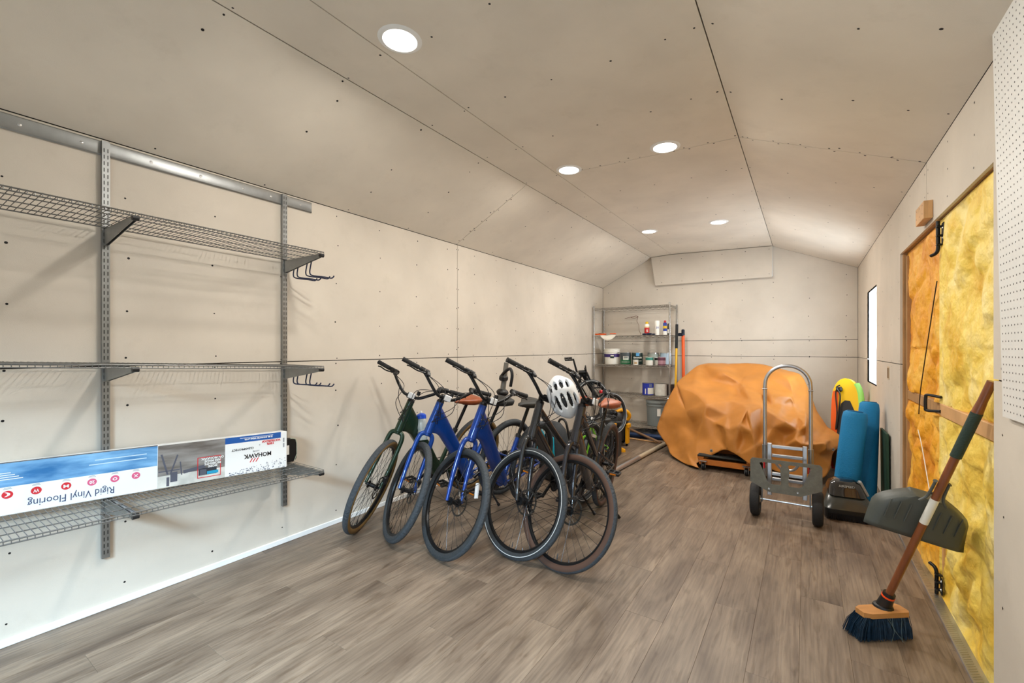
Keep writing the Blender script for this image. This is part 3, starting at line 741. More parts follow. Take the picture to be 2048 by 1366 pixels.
def bicycle(label, x, y, psi, lean, steer, fpaint, tyre, saddle, style, Rw=.344, Lw=1.117, scale_w=.024, group='bicycles parked side by side', tw_rear=None, ref=None, barw=.363, scale=1.0, sadz=.875):
    """rear contact at (x,y); psi heading, lean to the rider's left, steer to the left (degrees)"""
    psi, phi, dl = R(psi), R(lean), R(steer)
    HA = R(69); off = .05
    up = Vector((-math.cos(HA), 0, math.sin(HA))); nf = Vector((math.sin(HA), 0, math.cos(HA)))
    axf = Vector((Lw, 0, Rw)); p0 = axf - off * nf
    S = Matrix.Translation(p0) @ Matrix.Rotation(dl, 4, up) @ Matrix.Translation(-p0)
    Tm = Matrix.Rotation(-phi, 4, 'X')
    dz = min((Tm @ (S @ (axf + Vector((Rw * math.cos(t), 0, Rw * math.sin(t)))))).z for t in [k * .07 for k in range(90)])
    rz = min((Tm @ Vector((Rw * math.cos(t), 0, Rw + Rw * math.sin(t)))).z for t in [k * .07 for k in range(90)])
    P = Matrix.Rotation(math.asin((dz) / Lw), 4, 'Y')
    root = thing('bicycle', label, 'bicycle', M=Matrix.Translation((x, y, .0025)) @ Matrix.Rotation(psi, 4, 'Z') @ P @ Tm @ Matrix.Scale(scale, 4), group=group)
    BB = Vector((.455, 0, .285)); AX = Vector((0, 0, Rw)); CR = p0 + up * .405; HT = p0 + up * .642
    # wheels
    add_wheel(root, Matrix.Translation(AX), Rw, scale_w, tyre, reflector=(ref or {}).get('r'), spin=.3)
    add_wheel(root, S @ Matrix.Translation(axf), Rw, scale_w, tyre, reflector=(ref or {}).get('f'), spin=(ref or {}).get('spin', .1))
    # frame
    f = MB()
    f.tube([CR + up * .006, HT], [.031, .027], 18)
    dt = (BB - (CR + HT) / 2); mid = (CR + HT) / 2
    if style == 'step':
        T0 = HT - up * .012; pn = Vector((.86, 0, -.51)); T1 = BB - pn * .045; rings = []
        for t, thk, hw in ((-.03, .212, .017), (.03, .205, .021), (.10, .178, .026), (.19, .142, .030), (.30, .116, .032), (.5, .104, .033), (1.0, .092, .032)):
            k = min(1, max(0, t) / .32); d = ((-up) * (1 - k) + pn * k).normalized(); tp_ = T0.lerp(T1, t)
            rings.append(ell_ring(tp_ + d * thk / 2, d.cross(Vector((0, 1, 0))), -d, thk / 2, hw, 20, 3.2))
        f.loft(rings)
    else:
        q = CR.lerp(HT, .30); rings = []
        for t, hu, hw in ((.0, .040, .026), (.12, .038, .030), (.5, .040, .034), (.98, .040, .034)): rings.append(ell_ring(q.lerp(BB, t), BB - q, up, hu, hw))
        f.loft(rings)
        q = HT + up * -.03; f.tube([q, q.lerp(Vector((.34, 0, .52)), .55) - Vector((0, 0, .03)), Vector((.36, 0, .50))], [.021, .020, .019], 14)
    ST = Vector((.300, 0, .625))
    f.tube([BB, ST], .0175, 14)
    f.tube([BB + Vector((0, -.036, 0)), BB + Vector((0, .036, 0))], .025, 16)
    for s in (-1, 1):
        f.tube([BB + Vector((-.02, s * .02, -.005)), BB + Vector((-.12, s * .048, -.005)), AX + Vector((.03, s * .062, 0)), AX + Vector((-.01, s * .062, 0))], [.012, .011, .009, .009], 10)
        f.tube([BB.lerp(ST, .72) + Vector((0, s * .012, 0)), BB.lerp(ST, .72) + Vector((-.07, s * .045, -.06)), AX + Vector((0, s * .062, .01))], [.010, .0095, .008], 10)
    fo = f.build('frame', fpaint, root)
    MB().tube([HT, HT + up * .018], [.029, .024], 18).build('headset_cap', M_BLACK, fo)
    MB().tube([ST - (ST - BB).normalized() * .022, ST + (ST - BB).normalized() * .006], .0215, 16).build('seat_clamp', M_BLACK, fo)
    # seat post and saddle
    dpost = (ST - BB).normalized(); ptop = ST + dpost * ((sadz - .035 - ST.z) / dpost.z)
    MB().tube([ST - dpost * .02, ptop], .0138, 12).bbox(ptop + Vector((0, 0, .006)), (.06, .034, .018), .004).build('seat_post', M_ALUB, root)
    sx = ptop.x + .012; rings = []
    for t, hw, zt, th in ((-.145, .034, -.004, .020), (-.13, .074, .006, .036), (-.085, .100, .012, .046), (-.03, .088, .006, .044), (.03, .052, .0, .036), (.08, .030, .002, .028), (.125, .020, .002, .018), (.142, .010, -.004, .009)):
        ring = []
        for k in range(16):
            a = 2 * PI * k / 16; ca, sa = math.cos(a), math.sin(a)
            zz = zt + (th * .45 * (1 - .25 * sa * sa) if ca > 0 else 0) * abs(ca) ** .6 - (th * (.6 + .7 * abs(sa)) if ca <= 0 else 0) * abs(ca) ** .5
            ring.append((sx + t, hw * sa, sadz + zz))
        rings.append(ring)
    sd = MB().loft(rings).build('saddle', M_BRLEATH if saddle == 'brown' else M_BLEATH, root, smooth=60)
    rr = MB()
    for s in (-1, 1): rr.tube([(sx - .11, s * .028, sadz - .012), (sx - .06, s * .022, sadz - .032), (sx + .05, s * .020, sadz - .032), (sx + .11, s * .006, sadz - .010)], .0035, 6)
    rr.build('saddle_rails', M_ALUB, sd)
    # cranks
    c = MB().lathe([(.030, -.001), (.082, -.001), (.086, .001), (.082, .003), (.030, .003)], BB + Vector((0, -.048, 0)), (0, -1, 0), 36)
    for k in range(5):
        a = 2 * PI * k / 5; c.tube([BB + Vector((0, -.048, 0)), BB + Vector((.078 * math.cos(a), -.049, .078 * math.sin(a)))], .006, 6)
    cr = c.build('chainring', M_ALUB, root)
    ch = MB()
    a1, a2 = Vector((0, -.048, Rw)), BB + Vector((0, -.049, 0))
    ch.tube([a1 + Vector((0, 0, .036)), a2 + Vector((0, 0, .083))], .004, 5); ch.tube([a1 + Vector((.01, 0, -.05)), a2 + Vector((0, 0, -.083))], .004, 5)
    ch.build('chain', M_CHAIN, cr)
    MB().lathe([(.015, 0), (.050, 0), (.046, -.006), (.034, -.012), (.022, -.02), (.015, -.02)], Vector((0, -.030, Rw)), (0, 1, 0), 24).build('cassette', M_CHAIN, root)
    MB().tube([Vector((.015, -.052, Rw - .03)), Vector((.03, -.056, Rw - .07)), Vector((.045, -.052, Rw - .14))], [.014, .016, .010], 8).build('derailleur', M_BLACK, root)
    for s, ca in ((-1, R(35)), (1, R(215))):
        e = BB + Vector((.17 * math.cos(ca), s * .082, -.17 * math.sin(ca)))
        k = MB().tube([BB + Vector((0, s * .062, 0)), BB.lerp(e, .5) + Vector((0, s * .034, 0)), e], [.015, .011, .012], 10).build('crank_arm', M_ALUB, root)
        pe = MB(); pc = e + Vector((0, s * .058, 0))
        for dx in (-.036, .036): pe.bbox(pc + Vector((dx, 0, 0)), (.013, .092, .022), .004)
        for dy in (-.042, 0, .042): pe.bbox(pc + Vector((0, dy, 0)), (.064, .013, .018), .003)
        pe.tube([e, pc], .006, 8)
        po = pe.build('pedal', M_BLACK, k)
        for dx in (-.0435, .0435): MB().box(pc + Vector((dx, 0, 0)), (.003, .045, .010)).build('pedal_reflector', mat('amber', (226, 132, 30), .3), k)
    # kickstand down to the ground on the left
    top = Vector((.34, .045, .27)); fy = .205; ft = Vector((.26, fy, fy * math.tan(phi) + .012))
    kk = MB().tube([top, top.lerp(ft, .55), ft], [.010, .008, .008], 8).tube([ft.lerp(top, .09), ft], [.011, .013], 8).build('kickstand', M_ALUB, root)
    # fork, stem, bars (turned with the steering)
    g = MB()
    g.tube([CR - up * .012, CR + up * .004], [.026, .030], 16)
    for s in (-1, 1):
        side = Vector((0, s, 0))
        g.tube(smooth_path([CR - up * .004, CR - up * .004 + side * .026, CR - up * .026 + side * .047, CR - up * .09 + side * .054, axf + up * .16 + side * .056 - nf * .034, axf + up * .06 + side * .056 - nf * .014, axf + side * .056], 5), [.017] * 8 + [.0165] * 7 + [.0155] * 6 + [.013] * 5 + [.011] * 5, 12)
    fk = g.build('fork', fpaint, root, S)
    MB().bbox(axf + Vector((-.035, .064, .055)), (.035, .03, .06), .006).build('brake_caliper', M_BLACK, fk)
    cl = HT + up * .04 + nf * .05
    st = MB().tube([HT, HT + up * .055], .0175, 14).tube([HT + up * .036, cl], [.0165, .0165], 12).tube([cl + Vector((0, -.026, 0)), cl + Vector((0, .026, 0))], .0225, 14)
    st.build('stem', M_ALUB, root, S)
    gb, gu = .089, .148
    hb = MB(); bar = []
    for s in (-1, 1):
        pt = [cl + Vector((0, s * .0, 0)), cl + Vector((0, s * .06, 0)) + up * .004, cl + Vector((0, s * .13, 0)) + up * .055 - nf * .005, cl + Vector((0, s * .20, 0)) + up * .115 - nf * .030, cl + Vector((0, s * .26, 0)) + up * .135 - nf * .052, cl + Vector((0, s * barw, 0)) + up * gu - nf * gb]
        bar.append(smooth_path(pt, 6))
    hb.tube(bar[0][::-1] + bar[1][1:], .0112, 12)
    h = hb.build('handlebar', M_ALUB, root, S)
    for i, s in enumerate((-1, 1)):
        e = bar[i][-1]; dn = (bar[i][-1] - bar[i][-7]).normalized(); q = e - dn * .125
        gr = MB(); k = 13
        gr.tube([q + dn * (.127 * j / k) for j in range(k + 1)], [.0165 if j % 2 else .0155 for j in range(k)] + [.0175], 14); gr.build('grip', M_RUB, h)
        lv = MB(); fwd = (nf - up * .55).normalized(); b0 = q - dn * .030
        lv.tube([b0 - dn * .018, b0 + dn * .018], .0175, 12); lv.tube([b0, b0 + fwd * .030 - dn * .006], [.010, .011], 8)
        lv.tube(smooth_path([b0 + fwd * .028 - dn * .02, b0 + fwd * .046 + dn * .015, b0 + fwd * .055 + dn * .055, b0 + fwd * .048 + dn * .10, b0 + fwd * .058 + dn * .125], 4), .0052, 8)
        lv.build('brake_lever', M_ALUB, h)
        sh = MB().tube([b0 - dn * .052, b0 - dn * .022], [.017, .019], 12).bbox(b0 - dn * .045 + fwd * .024, (.036, .030, .02), .005, Matrix.Rotation(.4, 3, 'Y')).build('shifter', M_BLACK, h)
        ca = MB(); a0 = b0 + fwd * .03 - dn * .03; a4 = HT - up * .06 + nf * .028 + Vector((0, s * .012, 0))
        for w in (0, 1):
            ca.tube(smooth_path([a0, a0 + fwd * .05 - dn * (.10 + .05 * w) - up * .02, cl + nf * (.09 + .03 * w) - up * (.05 + .03 * w) + Vector((0, s * .05, 0)), HT + nf * (.075 - .02 * w) - up * (.10 + .05 * w) + Vector((0, -s * .02, 0)), a4 - up * .05 * w], 6), .0024, 6)
        ca.build('cables', M_CABLE, h)
    MB().bbox(cl + nf * .036 + up * .004 + Vector((0, .012, 0)), (.016, .050, .042), .004, Matrix.Rotation(R(-18), 3, 'Y')).build('front_reflector', M_REFL, h)
    MB().tube([cl + up * .02 + Vector((0, .045, 0)), cl + up * .052 + Vector((0, .045, 0))], [.012, .014], 10).build('bell', M_BLACK, h)
    return root
GREEN = paint('dark_green_paint', (34, 58, 40), .3, .35)
BLUE = paint('blue_paint', (18, 72, 160), .45, .12)
BLUE2 = paint('navy_paint', (18, 64, 150), .45, .12)
GREYB = mat('charcoal_paint', (62, 64, 68), .22, .6, coat=.6)
BRNB = mat('graphite_paint', (58, 58, 64), .22, .6, coat=.6)
bA = bicycle('dark green bicycle with tan-walled tyres and brown saddle, nearest the wall', -2.596, 3.155, -92.8, 11.7, 30, GREEN, 'tan', 'brown', 'step')
bB = bicycle('bright blue bicycle beside the dark green one, front wheel seen edge-on', -2.26, 3.208, -97, 10.3, 65.6, BLUE, 'black', 'black', 'step')
bC = bicycle('blue bicycle in the middle of the row with white spoke reflector in its front wheel', -1.99, 3.204, -88.5, 9.3, 68.1, BLUE2, 'black', 'black', 'step', ref={'f': [1.05]})
bD = bicycle('charcoal bicycle whose tyres carry a white reflective stripe', -1.558, 3.441, -90.5, 3.5, 79, GREYB, 'stripe', 'brown', 'tube', ref={'r': [.6, 2.4]})
bE = bicycle('graphite bicycle with brown-walled tyres, at the front right end of the row', -1.410, 3.452, -83.0, 6.2, 69.5, BRNB, 'brown', 'brown', 'tube')
# upright grey post with black clamp carried behind the saddle of the bright blue bicycle
ap = MB().tube([(.02, -.13, .86), (.02, -.13, 1.17)], [.026, .021], 14).build('carrier_post', mat('grey_tube', (128, 126, 120), .35, .3), bB)
MB().ball((.02, -.13, .90), (.055, .055, .035)).tube([(.26, 0, .70), (.14, -.06, .82), (.02, -.13, .88)], .010, 8).build('post_base', M_BLACK, ap, smooth=60)
MB().bbox((.03, -.13, 1.03), (.075, .06, .05), .012).tube(smooth_path([(.03, -.16, 1.04), (.05, -.10, 1.10), (.05, -.05, 1.13), (.05, -.02, 1.08), (.04, -.03, .98)], 5), .014, 8).build('post_clamp', M_BLACK, ap)
# ------------------------------------------------------------------ helmet hung on the bars
def helmet():
    c = Vector((-1.350, 2.640, .975))
    # local: x = length (front), y = width, z = up (crown).
    crown = Vector((.34, -.86, .18)).normalized(); front = Vector((.35, .1, -.92))
    t = thing('cycle_helmet', 'white vented cycling helmet hung from the charcoal and graphite handlebars', 'helmet', M=frame_matrix(c, front, crown.cross(front)))
    nu, nv = 96, 40; a, b, h = .148, .105, .115
    def P(i, j, s=1.0):
        u = 2 * PI * i / nu; v = (PI / 2 * 1.12) * j / nv; q = math.sin(v)
        rid = 1 + .02 * math.cos(6 * u) * q
        return Vector((a * q * math.cos(u), b * q * math.sin(u), h * math.cos(v))) * s * rid
    vents = []
    for y, x0, x1, w in ((0, -.035, .080, .016), (.043, -.03, .090, .015), (-.043, -.03, .090, .015), (.078, -.01, .075, .010), (-.078, -.01, .075, .010), (.020, -.118, -.058, .014), (-.020, -.118, -.058, .014), (.060, -.105, -.050, .012), (-.060, -.105, -.050, .012)): vents.append((y, x0, x1, w))
    def hole(p):
        if p.z < .008: return False
        for y, x0, x1, w in vents:
            m = (x0 + x1) / 2; l = (x1 - x0) / 2; dx = (p.x - m) / l
            if abs(dx) < 1 and abs(p.y - y) < w * (1 - dx * dx) ** .5: return True
        return False
    B = MB(); idx = {}
    for s, k in ((1.0, 0), (.86, 1)):
        for j in range(nv + 1):
            for i in range(nu): idx[k, i, j] = len(B.v); B.v.append(P(i, j, s))
    keep = {}
    for j in range(nv):
        for i in range(nu):
            m = (P(i, j) + P((i + 1) % nu, j + 1)) / 2; keep[i, j] = not hole(m)
    for j in range(nv):
        for i in range(nu):
            i2 = (i + 1) % nu
            if not keep[i, j]: continue
            B.face((idx[0, i, j], idx[0, i, j + 1], idx[0, i2, j + 1], idx[0, i2, j])); B.face((idx[1, i, j], idx[1, i2, j], idx[1, i2, j + 1], idx[1, i, j + 1]))
            for (di, dj, e0, e1) in ((1, 0, (i2, j + 1), (i2, j)), (-1, 0, (i, j), (i, j + 1)), (0, 1, (i, j + 1), (i2, j + 1)), (0, -1, (i2, j), (i, j))):
                ii, jj = (i + di) % nu, j + dj
                if jj < 0: continue
                if jj >= nv or not keep.get((ii, jj), True):
                    B.face((idx[0, e0[0], e0[1]], idx[1, e0[0], e0[1]], idx[1, e1[0], e1[1]], idx[0, e1[0], e1[1]]))
    B.build('shell', mat('helmet_white', (232, 236, 240), .32, coat=.3), t, smooth=50)
    D = MB(); rings = [[P(i, j, .80) for i in range(0, nu, 4)] for j in range(1, nv + 1, 4)]
    D.loft(rings, caps=False).build('inner_padding', M_BLACK, t, smooth=50)
    st = MB()
    for s in (-1, 1): st.tube(smooth_path([(.05, s * .085, -.01), (.02, s * .075, -.06), (.01, s * .05, -.11), (-.03, s * .078, -.03)], 5), .004, 6)
    st.build('straps', M_BLACK, t)
    MB().lathe([(.0001, .006), (.012, .006), (.016, 0)], (-.135, 0, -.005), (-1, 0, -.1), 14).build('fit_dial', M_BLACK, t)
helmet()
# ------------------------------------------------------------------ water bottle on the green bicycle
bt = thing('water_bottle', 'clear water bottle with blue lid held beside the dark green frame', 'bottle', M=frame_matrix((-2.430, 2.405, .60), (1, 0, .17), (0, 1, -.08)))
MB().lathe([(.0001, 0), (.034, 0), (.036, .006), (.036, .06), (.031, .075), (.036, .09), (.036, .155), (.030, .165), (.0001, .165)], n=24).build('body', mat('clear_plastic', (190, 198, 196), .22, spec=.6), bt)
lid = MB().lathe([(.034, .160), (.037, .162), (.037, .188), (.028, .198), (.012, .204), (.0001, .204)], n=24).build('lid', mat('lid_blue', (26, 84, 214), .35), bt)
MB().lathe([(.010, .203), (.010, .216), (.006, .222), (.0001, .222)], n=14).build('spout', mat('spout_clear', (206, 206, 202), .3), lid)
cg = MB()
for a in (.4, 2.0, 3.6, 5.2): cg.tube([(.040 * math.cos(a), .040 * math.sin(a), .0), (.040 * math.cos(a), .040 * math.sin(a), .12)], .0025, 6)
cg.tube(arc((0, 0, .06), .040, 0, 2 * PI, 20, (1, 0, 0), (0, 1, 0))[:-1], .0025, 6, closed=True); cg.build('cage', M_STEEL, bt)

# ------------------------------------------------------------------ folded small bicycle turned upside down on a crate
crt = thing('storage_crate', 'dark plastic storage crate on the floor beneath the upturned folding bicycle', 'crate', (-2.13, 5.00, 0), rz=.15)
cb = MB(); cw, cd, chh = .56, .42, .285
cb.bbox((0, 0, .006), (cw, cd, .012), .003)
for s in (-1, 1):
    cb.bbox((0, s * (cd / 2 - .006), chh / 2), (cw, .012, chh), .003); cb.bbox((s * (cw / 2 - .006), 0, chh / 2), (.012, cd, chh), .003)
cb.build('tub', mat('crate_black', (34, 36, 40), .5), crt); MB().bbox((0, 0, chh + .006), (cw + .012, cd + .012, .014), .004).build('lid', mat('crate_lid', (44, 46, 50), .45), crt)
fb = thing('folding_bicycle', 'small black folding bicycle with white-striped tyres, upside down behind the row', 'bicycle', (-2.05, 4.84, .30))
IV = Matrix.Translation((2.05, -4.84, -.30))
def wheel_at(c, nrm): 
    nrm = Vector(nrm).normalized(); return IV @ frame_matrix(c, nrm.cross(Vector((0, 0, 1))), nrm)
W1c, W2c, BBc = Vector((-2.075, 4.765, .70)), Vector((-1.855, 4.90, .545)), Vector((-2.165, 4.70, 1.02))
add_wheel(fb, wheel_at(W1c, (.80, -.52, .05)), .240, .018, 'stripe', rotor=False)
add_wheel(fb, wheel_at(W2c, (.93, -.28, .12)), .240, .018, 'stripe', rotor=False)
axb = Vector((.83, .54, .05)).normalized()
f = MB()
f.tube([BBc - axb * .04, BBc + axb * .04], .026, 14)
for s in (-1, 1):
    f.tube([BBc + axb * .02 * s, BBc.lerp(W1c, .5) + axb * .06 * s, W1c + Vector((.80, -.52, .05)) * .055 * s], .009, 8)
f.tube([BBc, Vector((-2.10, 4.78, .86)), Vector((-2.0, 4.86, .66)), Vector((-1.96, 4.92, .46))], [.022, .024, .024, .02], 12)
f.tube([BBc, Vector((-2.22, 4.66, .80)), Vector((-2.24, 4.66, .60))], .016, 10)
for s in (-1, 1): f.tube([Vector((-1.96, 4.92, .46)), W2c + Vector((.93, -.28, .12)) * .06 * s + Vector((-.02, 0, -.05)), W2c + Vector((.93, -.28, .12)) * .055 * s], .009, 8)
f.build('frame', M_BLACKM, fb, IV)
c = MB().lathe([(.045, -.001), (.082, -.001), (.088, .001), (.082, .003), (.045, .003)], BBc + axb * .045, axb, 36, closed=True)
u, w = basis(axb)
for k in range(5): c.tube([BBc + axb * .045, BBc + axb * .045 + (u * math.cos(k * 1.2566) + w * math.sin(k * 1.2566)) * .075], .007, 6)
c.build('chainring', M_ALUB, fb, IV)
def crank(sgn, d, flat):
    d = Vector(d).normalized(); e = BBc + axb * .075 * sgn + d * .165
    k = MB().tube([BBc + axb * .055 * sgn, e], [.013, .010], 10).build('crank_arm', M_ALUB, fb, IV)
    pc = e + axb * .055 * sgn; pd = MB(); Mq = frame_matrix((0, 0, 0), axb, flat).to_3x3()
    for q in (-.032, .032): pd.bbox(pc + Mq @ Vector((0, q, 0)), (.09, .012, .02), .003, Mq)
    for q in (-.04, 0, .04): pd.bbox(pc + Mq @ Vector((q, 0, 0)), (.012, .06, .016), .003, Mq)
    pd.build('pedal', M_BLACK, k)
crank(-1, (-.12, -.08, .95), (-.4, .8, .3)); crank(1, (.05, .05, -.2), (0, .6, .8))
hbm = MB().tube(smooth_path([Vector((-2.02, 4.66, .66)), Vector((-1.99, 4.80, .74)), Vector((-1.95, 4.86, .77))], 4), .011, 10).build('handlebar', M_ALUB, fb, IV)
for p, q in ((Vector((-2.05, 4.56, .735)), Vector((-2.02, 4.66, .665))), (Vector((-1.955, 4.82, .80)), Vector((-1.90, 4.90, .805)))):
    MB().tube([p, q], [.016, .015], 12).build('grip', M_RUB, hbm)
    MB().tube([p - (q - p).normalized() * .035, p], [.020, .018], 12).build('bell', mat('bright_red', (206, 26, 40), .35), hbm)
MB().lathe([(.0001, .006), (.02, .006), (.024, 0), (.0001, -.004)], W2c + Vector((.03, -.05, -.14)), (.6, -.8, .1), 12).build('wheel_reflector', mat('amber', (226, 132, 30), .3), fb, IV)

# green child's bicycle between them
kg = bicycle("small lime green child's bicycle mostly hidden behind the graphite one", -1.86, 4.58, -88, 7, 20, paint('lime_paint', (120, 206, 40), .4), 'black', 'black', 'tube', scale=.62)

# turquoise bag on the floor behind the charcoal bicycle
def bag():
    t = thing('duffel_bag', 'turquoise and black bag standing on the floor behind the charcoal bicycle', 'bag', (-2.08, 3.86, 0), rz=-.35)
    rings = []
    for z, w, d in ((.0, .12, .075), (.02, .15, .095), (.2, .165, .11), (.38, .155, .10), (.50, .13, .085), (.56, .07, .05), (.575, .02, .015)):
        rings.append([(x * (1 + .05 * math.sin(z * 31 + k)), y, z) for k, (x, y) in enumerate(rrect(2 * w, 2 * d, min(w, d) * .8, 4))])
    MB().loft(rings).build('body', mat('bag_charcoal', (40, 44, 48), .75, bump=.3, bscale=40), t, smooth=60)
    MT = mat('turquoise_fabric', (20, 176, 206), .7, var=.15, scale=12)
    MB().prism([(-.13, .05), (.02, .03), (-.02, .26), (-.12, .33)], (0, -.106, .21), (1, 0, 0), (0, 0, 1), .012).build('side_panel', MT, t); MB().prism([(.05, .0), (.13, .02), (.12, .20), (.06, .24)], (0, -.106, .24), (1, 0, 0), (0, 0, 1), .008).build('side_panel', MT, t)
    for s in (-1, 1): MB().tube(smooth_path([(-.09, s * .10, .10), (-.085, s * .125, .35), (-.05, s * .115, .56), (.05, s * .115, .56), (.085, s * .125, .35), (.09, s * .10, .10)], 5), .012, 8).build('strap', M_BLACK, t)
    MB().prism(rrect(.10, .07, .02), (-.05, -.10, .49), (1, 0, 0), (0, 0, 1), .012).build('pocket', mat('white_net', (206, 214, 210), .7), t)
bag()

# ------------------------------------------------------------------ chrome wire rack
rk = thing('wire_rack', 'tall five-tier chrome wire rack in the far left corner', 'rack', (-2.265, 6.90, 0))
RX, RY = .600, .215
for x in (-RX, RX):
    for y in (-RY, RY):
        p = MB().tube([(x, y, .03), (x, y, 1.975)], .0127, 12); 
        for k in range(36): p.tube([(x, y, .08 + .0508 * k), (x, y, .084 + .0508 * k)], .0133, 12, caps=False)
        o = p.build('post', M_CHROME, rk); MB().lathe([(.0127, 0), (.0135, .002), (.011, .010), (.0001, .012)], (x, y, 1.974), n=12).build('cap', M_ZINC, o)
        MB().lathe([(.0001, 0), (.02, .0), (.02, .008), (.008, .014), (.008, .04)], (x, y, 0), n=14).build('foot', M_BLACK, o)
for z in (1.950, 1.500, 1.040, .573, .115):
    d = MB()
    for dz in (0, -.028):
        for y in (-RY, RY): d.tube([(-RX, y, z + dz), (RX, y, z + dz)], .0032, 6)
        for x in (-RX, RX): d.tube([(x, -RY, z + dz), (x, RY, z + dz)], .0032, 6)
    for y in (-RY, RY):
        n = 26; zz = [(-RX + 2 * RX * k / n, y, z - (.003 if k % 2 else .025)) for k in range(n + 1)]; d.tube(zz, .0028, 5)
    for x in (-RX, RX):
        n = 10; d.tube([(x, -RY + 2 * RY * k / n, z - (.003 if k % 2 else .025)) for k in range(n + 1)], .0028, 5)
    for k in range(1, 48): x = -RX + 2 * RX * k / 48; d.tube([(x, -RY, z + .003), (x, RY, z + .003)], .0016, 4)
    for k in range(1, 4): y = -RY + 2 * RY * k / 4; d.tube([(-RX, y, z - .001), (RX, y, z - .001)], .0026, 5)
    d.build('shelf', M_CHROME, rk)
def paint_can(name, lb, cat, x, y, z, r, h, body, label_m=None, lid_m=None, bail=False, band=(.2, .8), group=None, extra=None, yaw=0):
    t = thing(name, lb, cat, (x, y, z), rz=yaw, group=group)
    MB().lathe([(.0001, 0), (r * .97, 0), (r, .004), (r, h - .006), (r * 1.03, h - .004), (r * 1.03, h), (r * .94, h), (r * .94, h - .005), (.0001, h - .005)], n=28).build('body', body, t)
    if label_m: MB().lathe([(r + .0005, h * band[0]), (r + .0012, h * band[0]), (r + .0012, h * band[1]), (r + .0005, h * band[1])], n=28).build('label_band', label_m, t)
    if lid_m: MB().lathe([(r * .93, h - .003), (r * .90, h - .001), (.0001, h - .001)], n=28).build('lid', lid_m, t)
    if bail: MB().tube(arc((0, 0, h * .82), r * 1.06, 0, PI, 14, (1, 0, 0), (0, -.3, .95)), .0016, 6).build('bail', M_STEEL, t)
    if extra: extra(t, r, h)
    return t
def patch(t, r, z0, z1, a0, a1, m, name='label_patch', e=.0016):
    b = MB(); n = 10
    for k in range(n + 1):
        a = a0 + (a1 - a0) * k / n
        for z in (z0, z1): b.v.append(Vector(((r + e) * math.cos(a), (r + e) * math.sin(a), z)))
    for k in range(n): b.face((2 * k, 2 * k + 2, 2 * k + 3, 2 * k + 1))
    b.build(name, m, t)
def wrap_text(t, body, size, m, r, z, a, width=None):
    return text(body, size, m, t, frame_matrix((r * math.cos(a), r * math.sin(a), z), (-math.sin(a), math.cos(a), 0), (0, 0, 1)), width=width, bold=.0006)
AF = R(-68)       # direction on a can that faces the photographer
M_TIN = mat('tin', (176, 176, 172), .3, .85)
M_GRN = mat('label_green', (34, 104, 66), .45); M_DKGRN = mat('label_dark_green', (20, 44, 40), .45); M_TEAL = mat('label_teal', (52, 128, 112), .45)
M_PUR = mat('label_purple', (58, 40, 110), .45); M_PLUM = mat('label_plum', (92, 46, 66), .45); M_CREAM = mat('label_cream', (232, 230, 220), .5)
Z3 = 1.0445; Z2 = 1.5045; Z4 = .5775
# white pail
pz = thing('white_pail', 'white plastic pail with purple label band, left end of the middle tier', 'pail', (-2.63, 6.88, Z3))
MB().lathe([(.0001, 0), (.105, 0), (.110, .004), (.126, .20), (.132, .20), (.132, .215), (.126, .216), (.127, .232), (.133, .234), (.133, .252), (.0001, .252)], n=32).build('body', mat('pail_white', (236, 234, 224), .45), pz)
MB().lathe([(.1195, .115), (.1215, .115), (.1255, .17), (.1235, .17)], n=32).build('label_band', M_PUR, pz)
patch(pz, .118, .10, .135, AF - .25, AF + .25, M_DKGRN, e=.005); patch(pz, .1235, .132, .148, AF - .2, AF + .2, M_CREAM, 'label_print', e=.004)
MB().tube(arc((0, 0, .205), .135, PI, 2 * PI, 16, (1, 0, 0), (0, .94, .3)), .0018, 6).build('bail', M_STEEL, pz)
def ex_green(t, r, h):
    patch(t, r, h * .42, h * .98, AF - 1.3, AF + 1.3, mat('label_slate', (70, 78, 80), .5)); patch(t, r, h * .40, h * .70, AF - .5, AF + .5, M_CREAM, e=.002)
    patch(t, r, h * .58, h * .66, AF - .4, AF + .4, M_DKGRN, 'label_print', e=.0026); patch(t, r, h * .45, h * .50, AF - .4, AF + .4, M_GRN, 'label_print', e=.0026); patch(t, r, h * .2, h * .23, AF - .8, AF + .8, M_CREAM, 'label_print', e=.0026)
paint_can('paint_can', 'gallon paint can with green lower label on the middle tier', 'paint can', -2.395, 6.86, Z3, .084, .192, M_TIN, M_GRN, M_TIN, True, (.03, .42), 'paint cans on the rack', ex_green)
def ex_em(t, r, h):
    patch(t, r, h * .72, h * .97, AF - .3, AF + .3, mat('label_azure', (80, 150, 200), .5)); wrap_text(t, 'Emerald', .036, M_CREAM, r + .003, h * .58, AF, width=.12); patch(t, r, h * .30, h * .33, AF - .8, AF + .8, M_CREAM)
paint_can('paint_can', 'near-black gallon paint can beside the green one on the middle tier', 'paint can', -2.212, 6.88, Z3, .084, .192, M_TIN, M_DKGRN, M_TIN, True, (.03, .95), 'paint cans on the rack', ex_em)
paint_can('paint_can', 'small white sample can standing in front of the near-black gallon', 'paint can', -2.195, 6.745, Z3, .042, .080, M_CREAM, None, M_TIN, False, group='paint cans on the rack', extra=lambda t, r, h: patch(t, r, h * .2, h * .6, AF - .5, AF + .5, mat('label_tan', (176, 146, 100), .5)))
paint_can('paint_can', 'quart can with teal top band and white label on the middle tier', 'paint can', -1.985, 6.76, Z3, .056, .125, M_CREAM, M_TEAL, M_TIN, False, (.62, .95), 'paint cans on the rack')
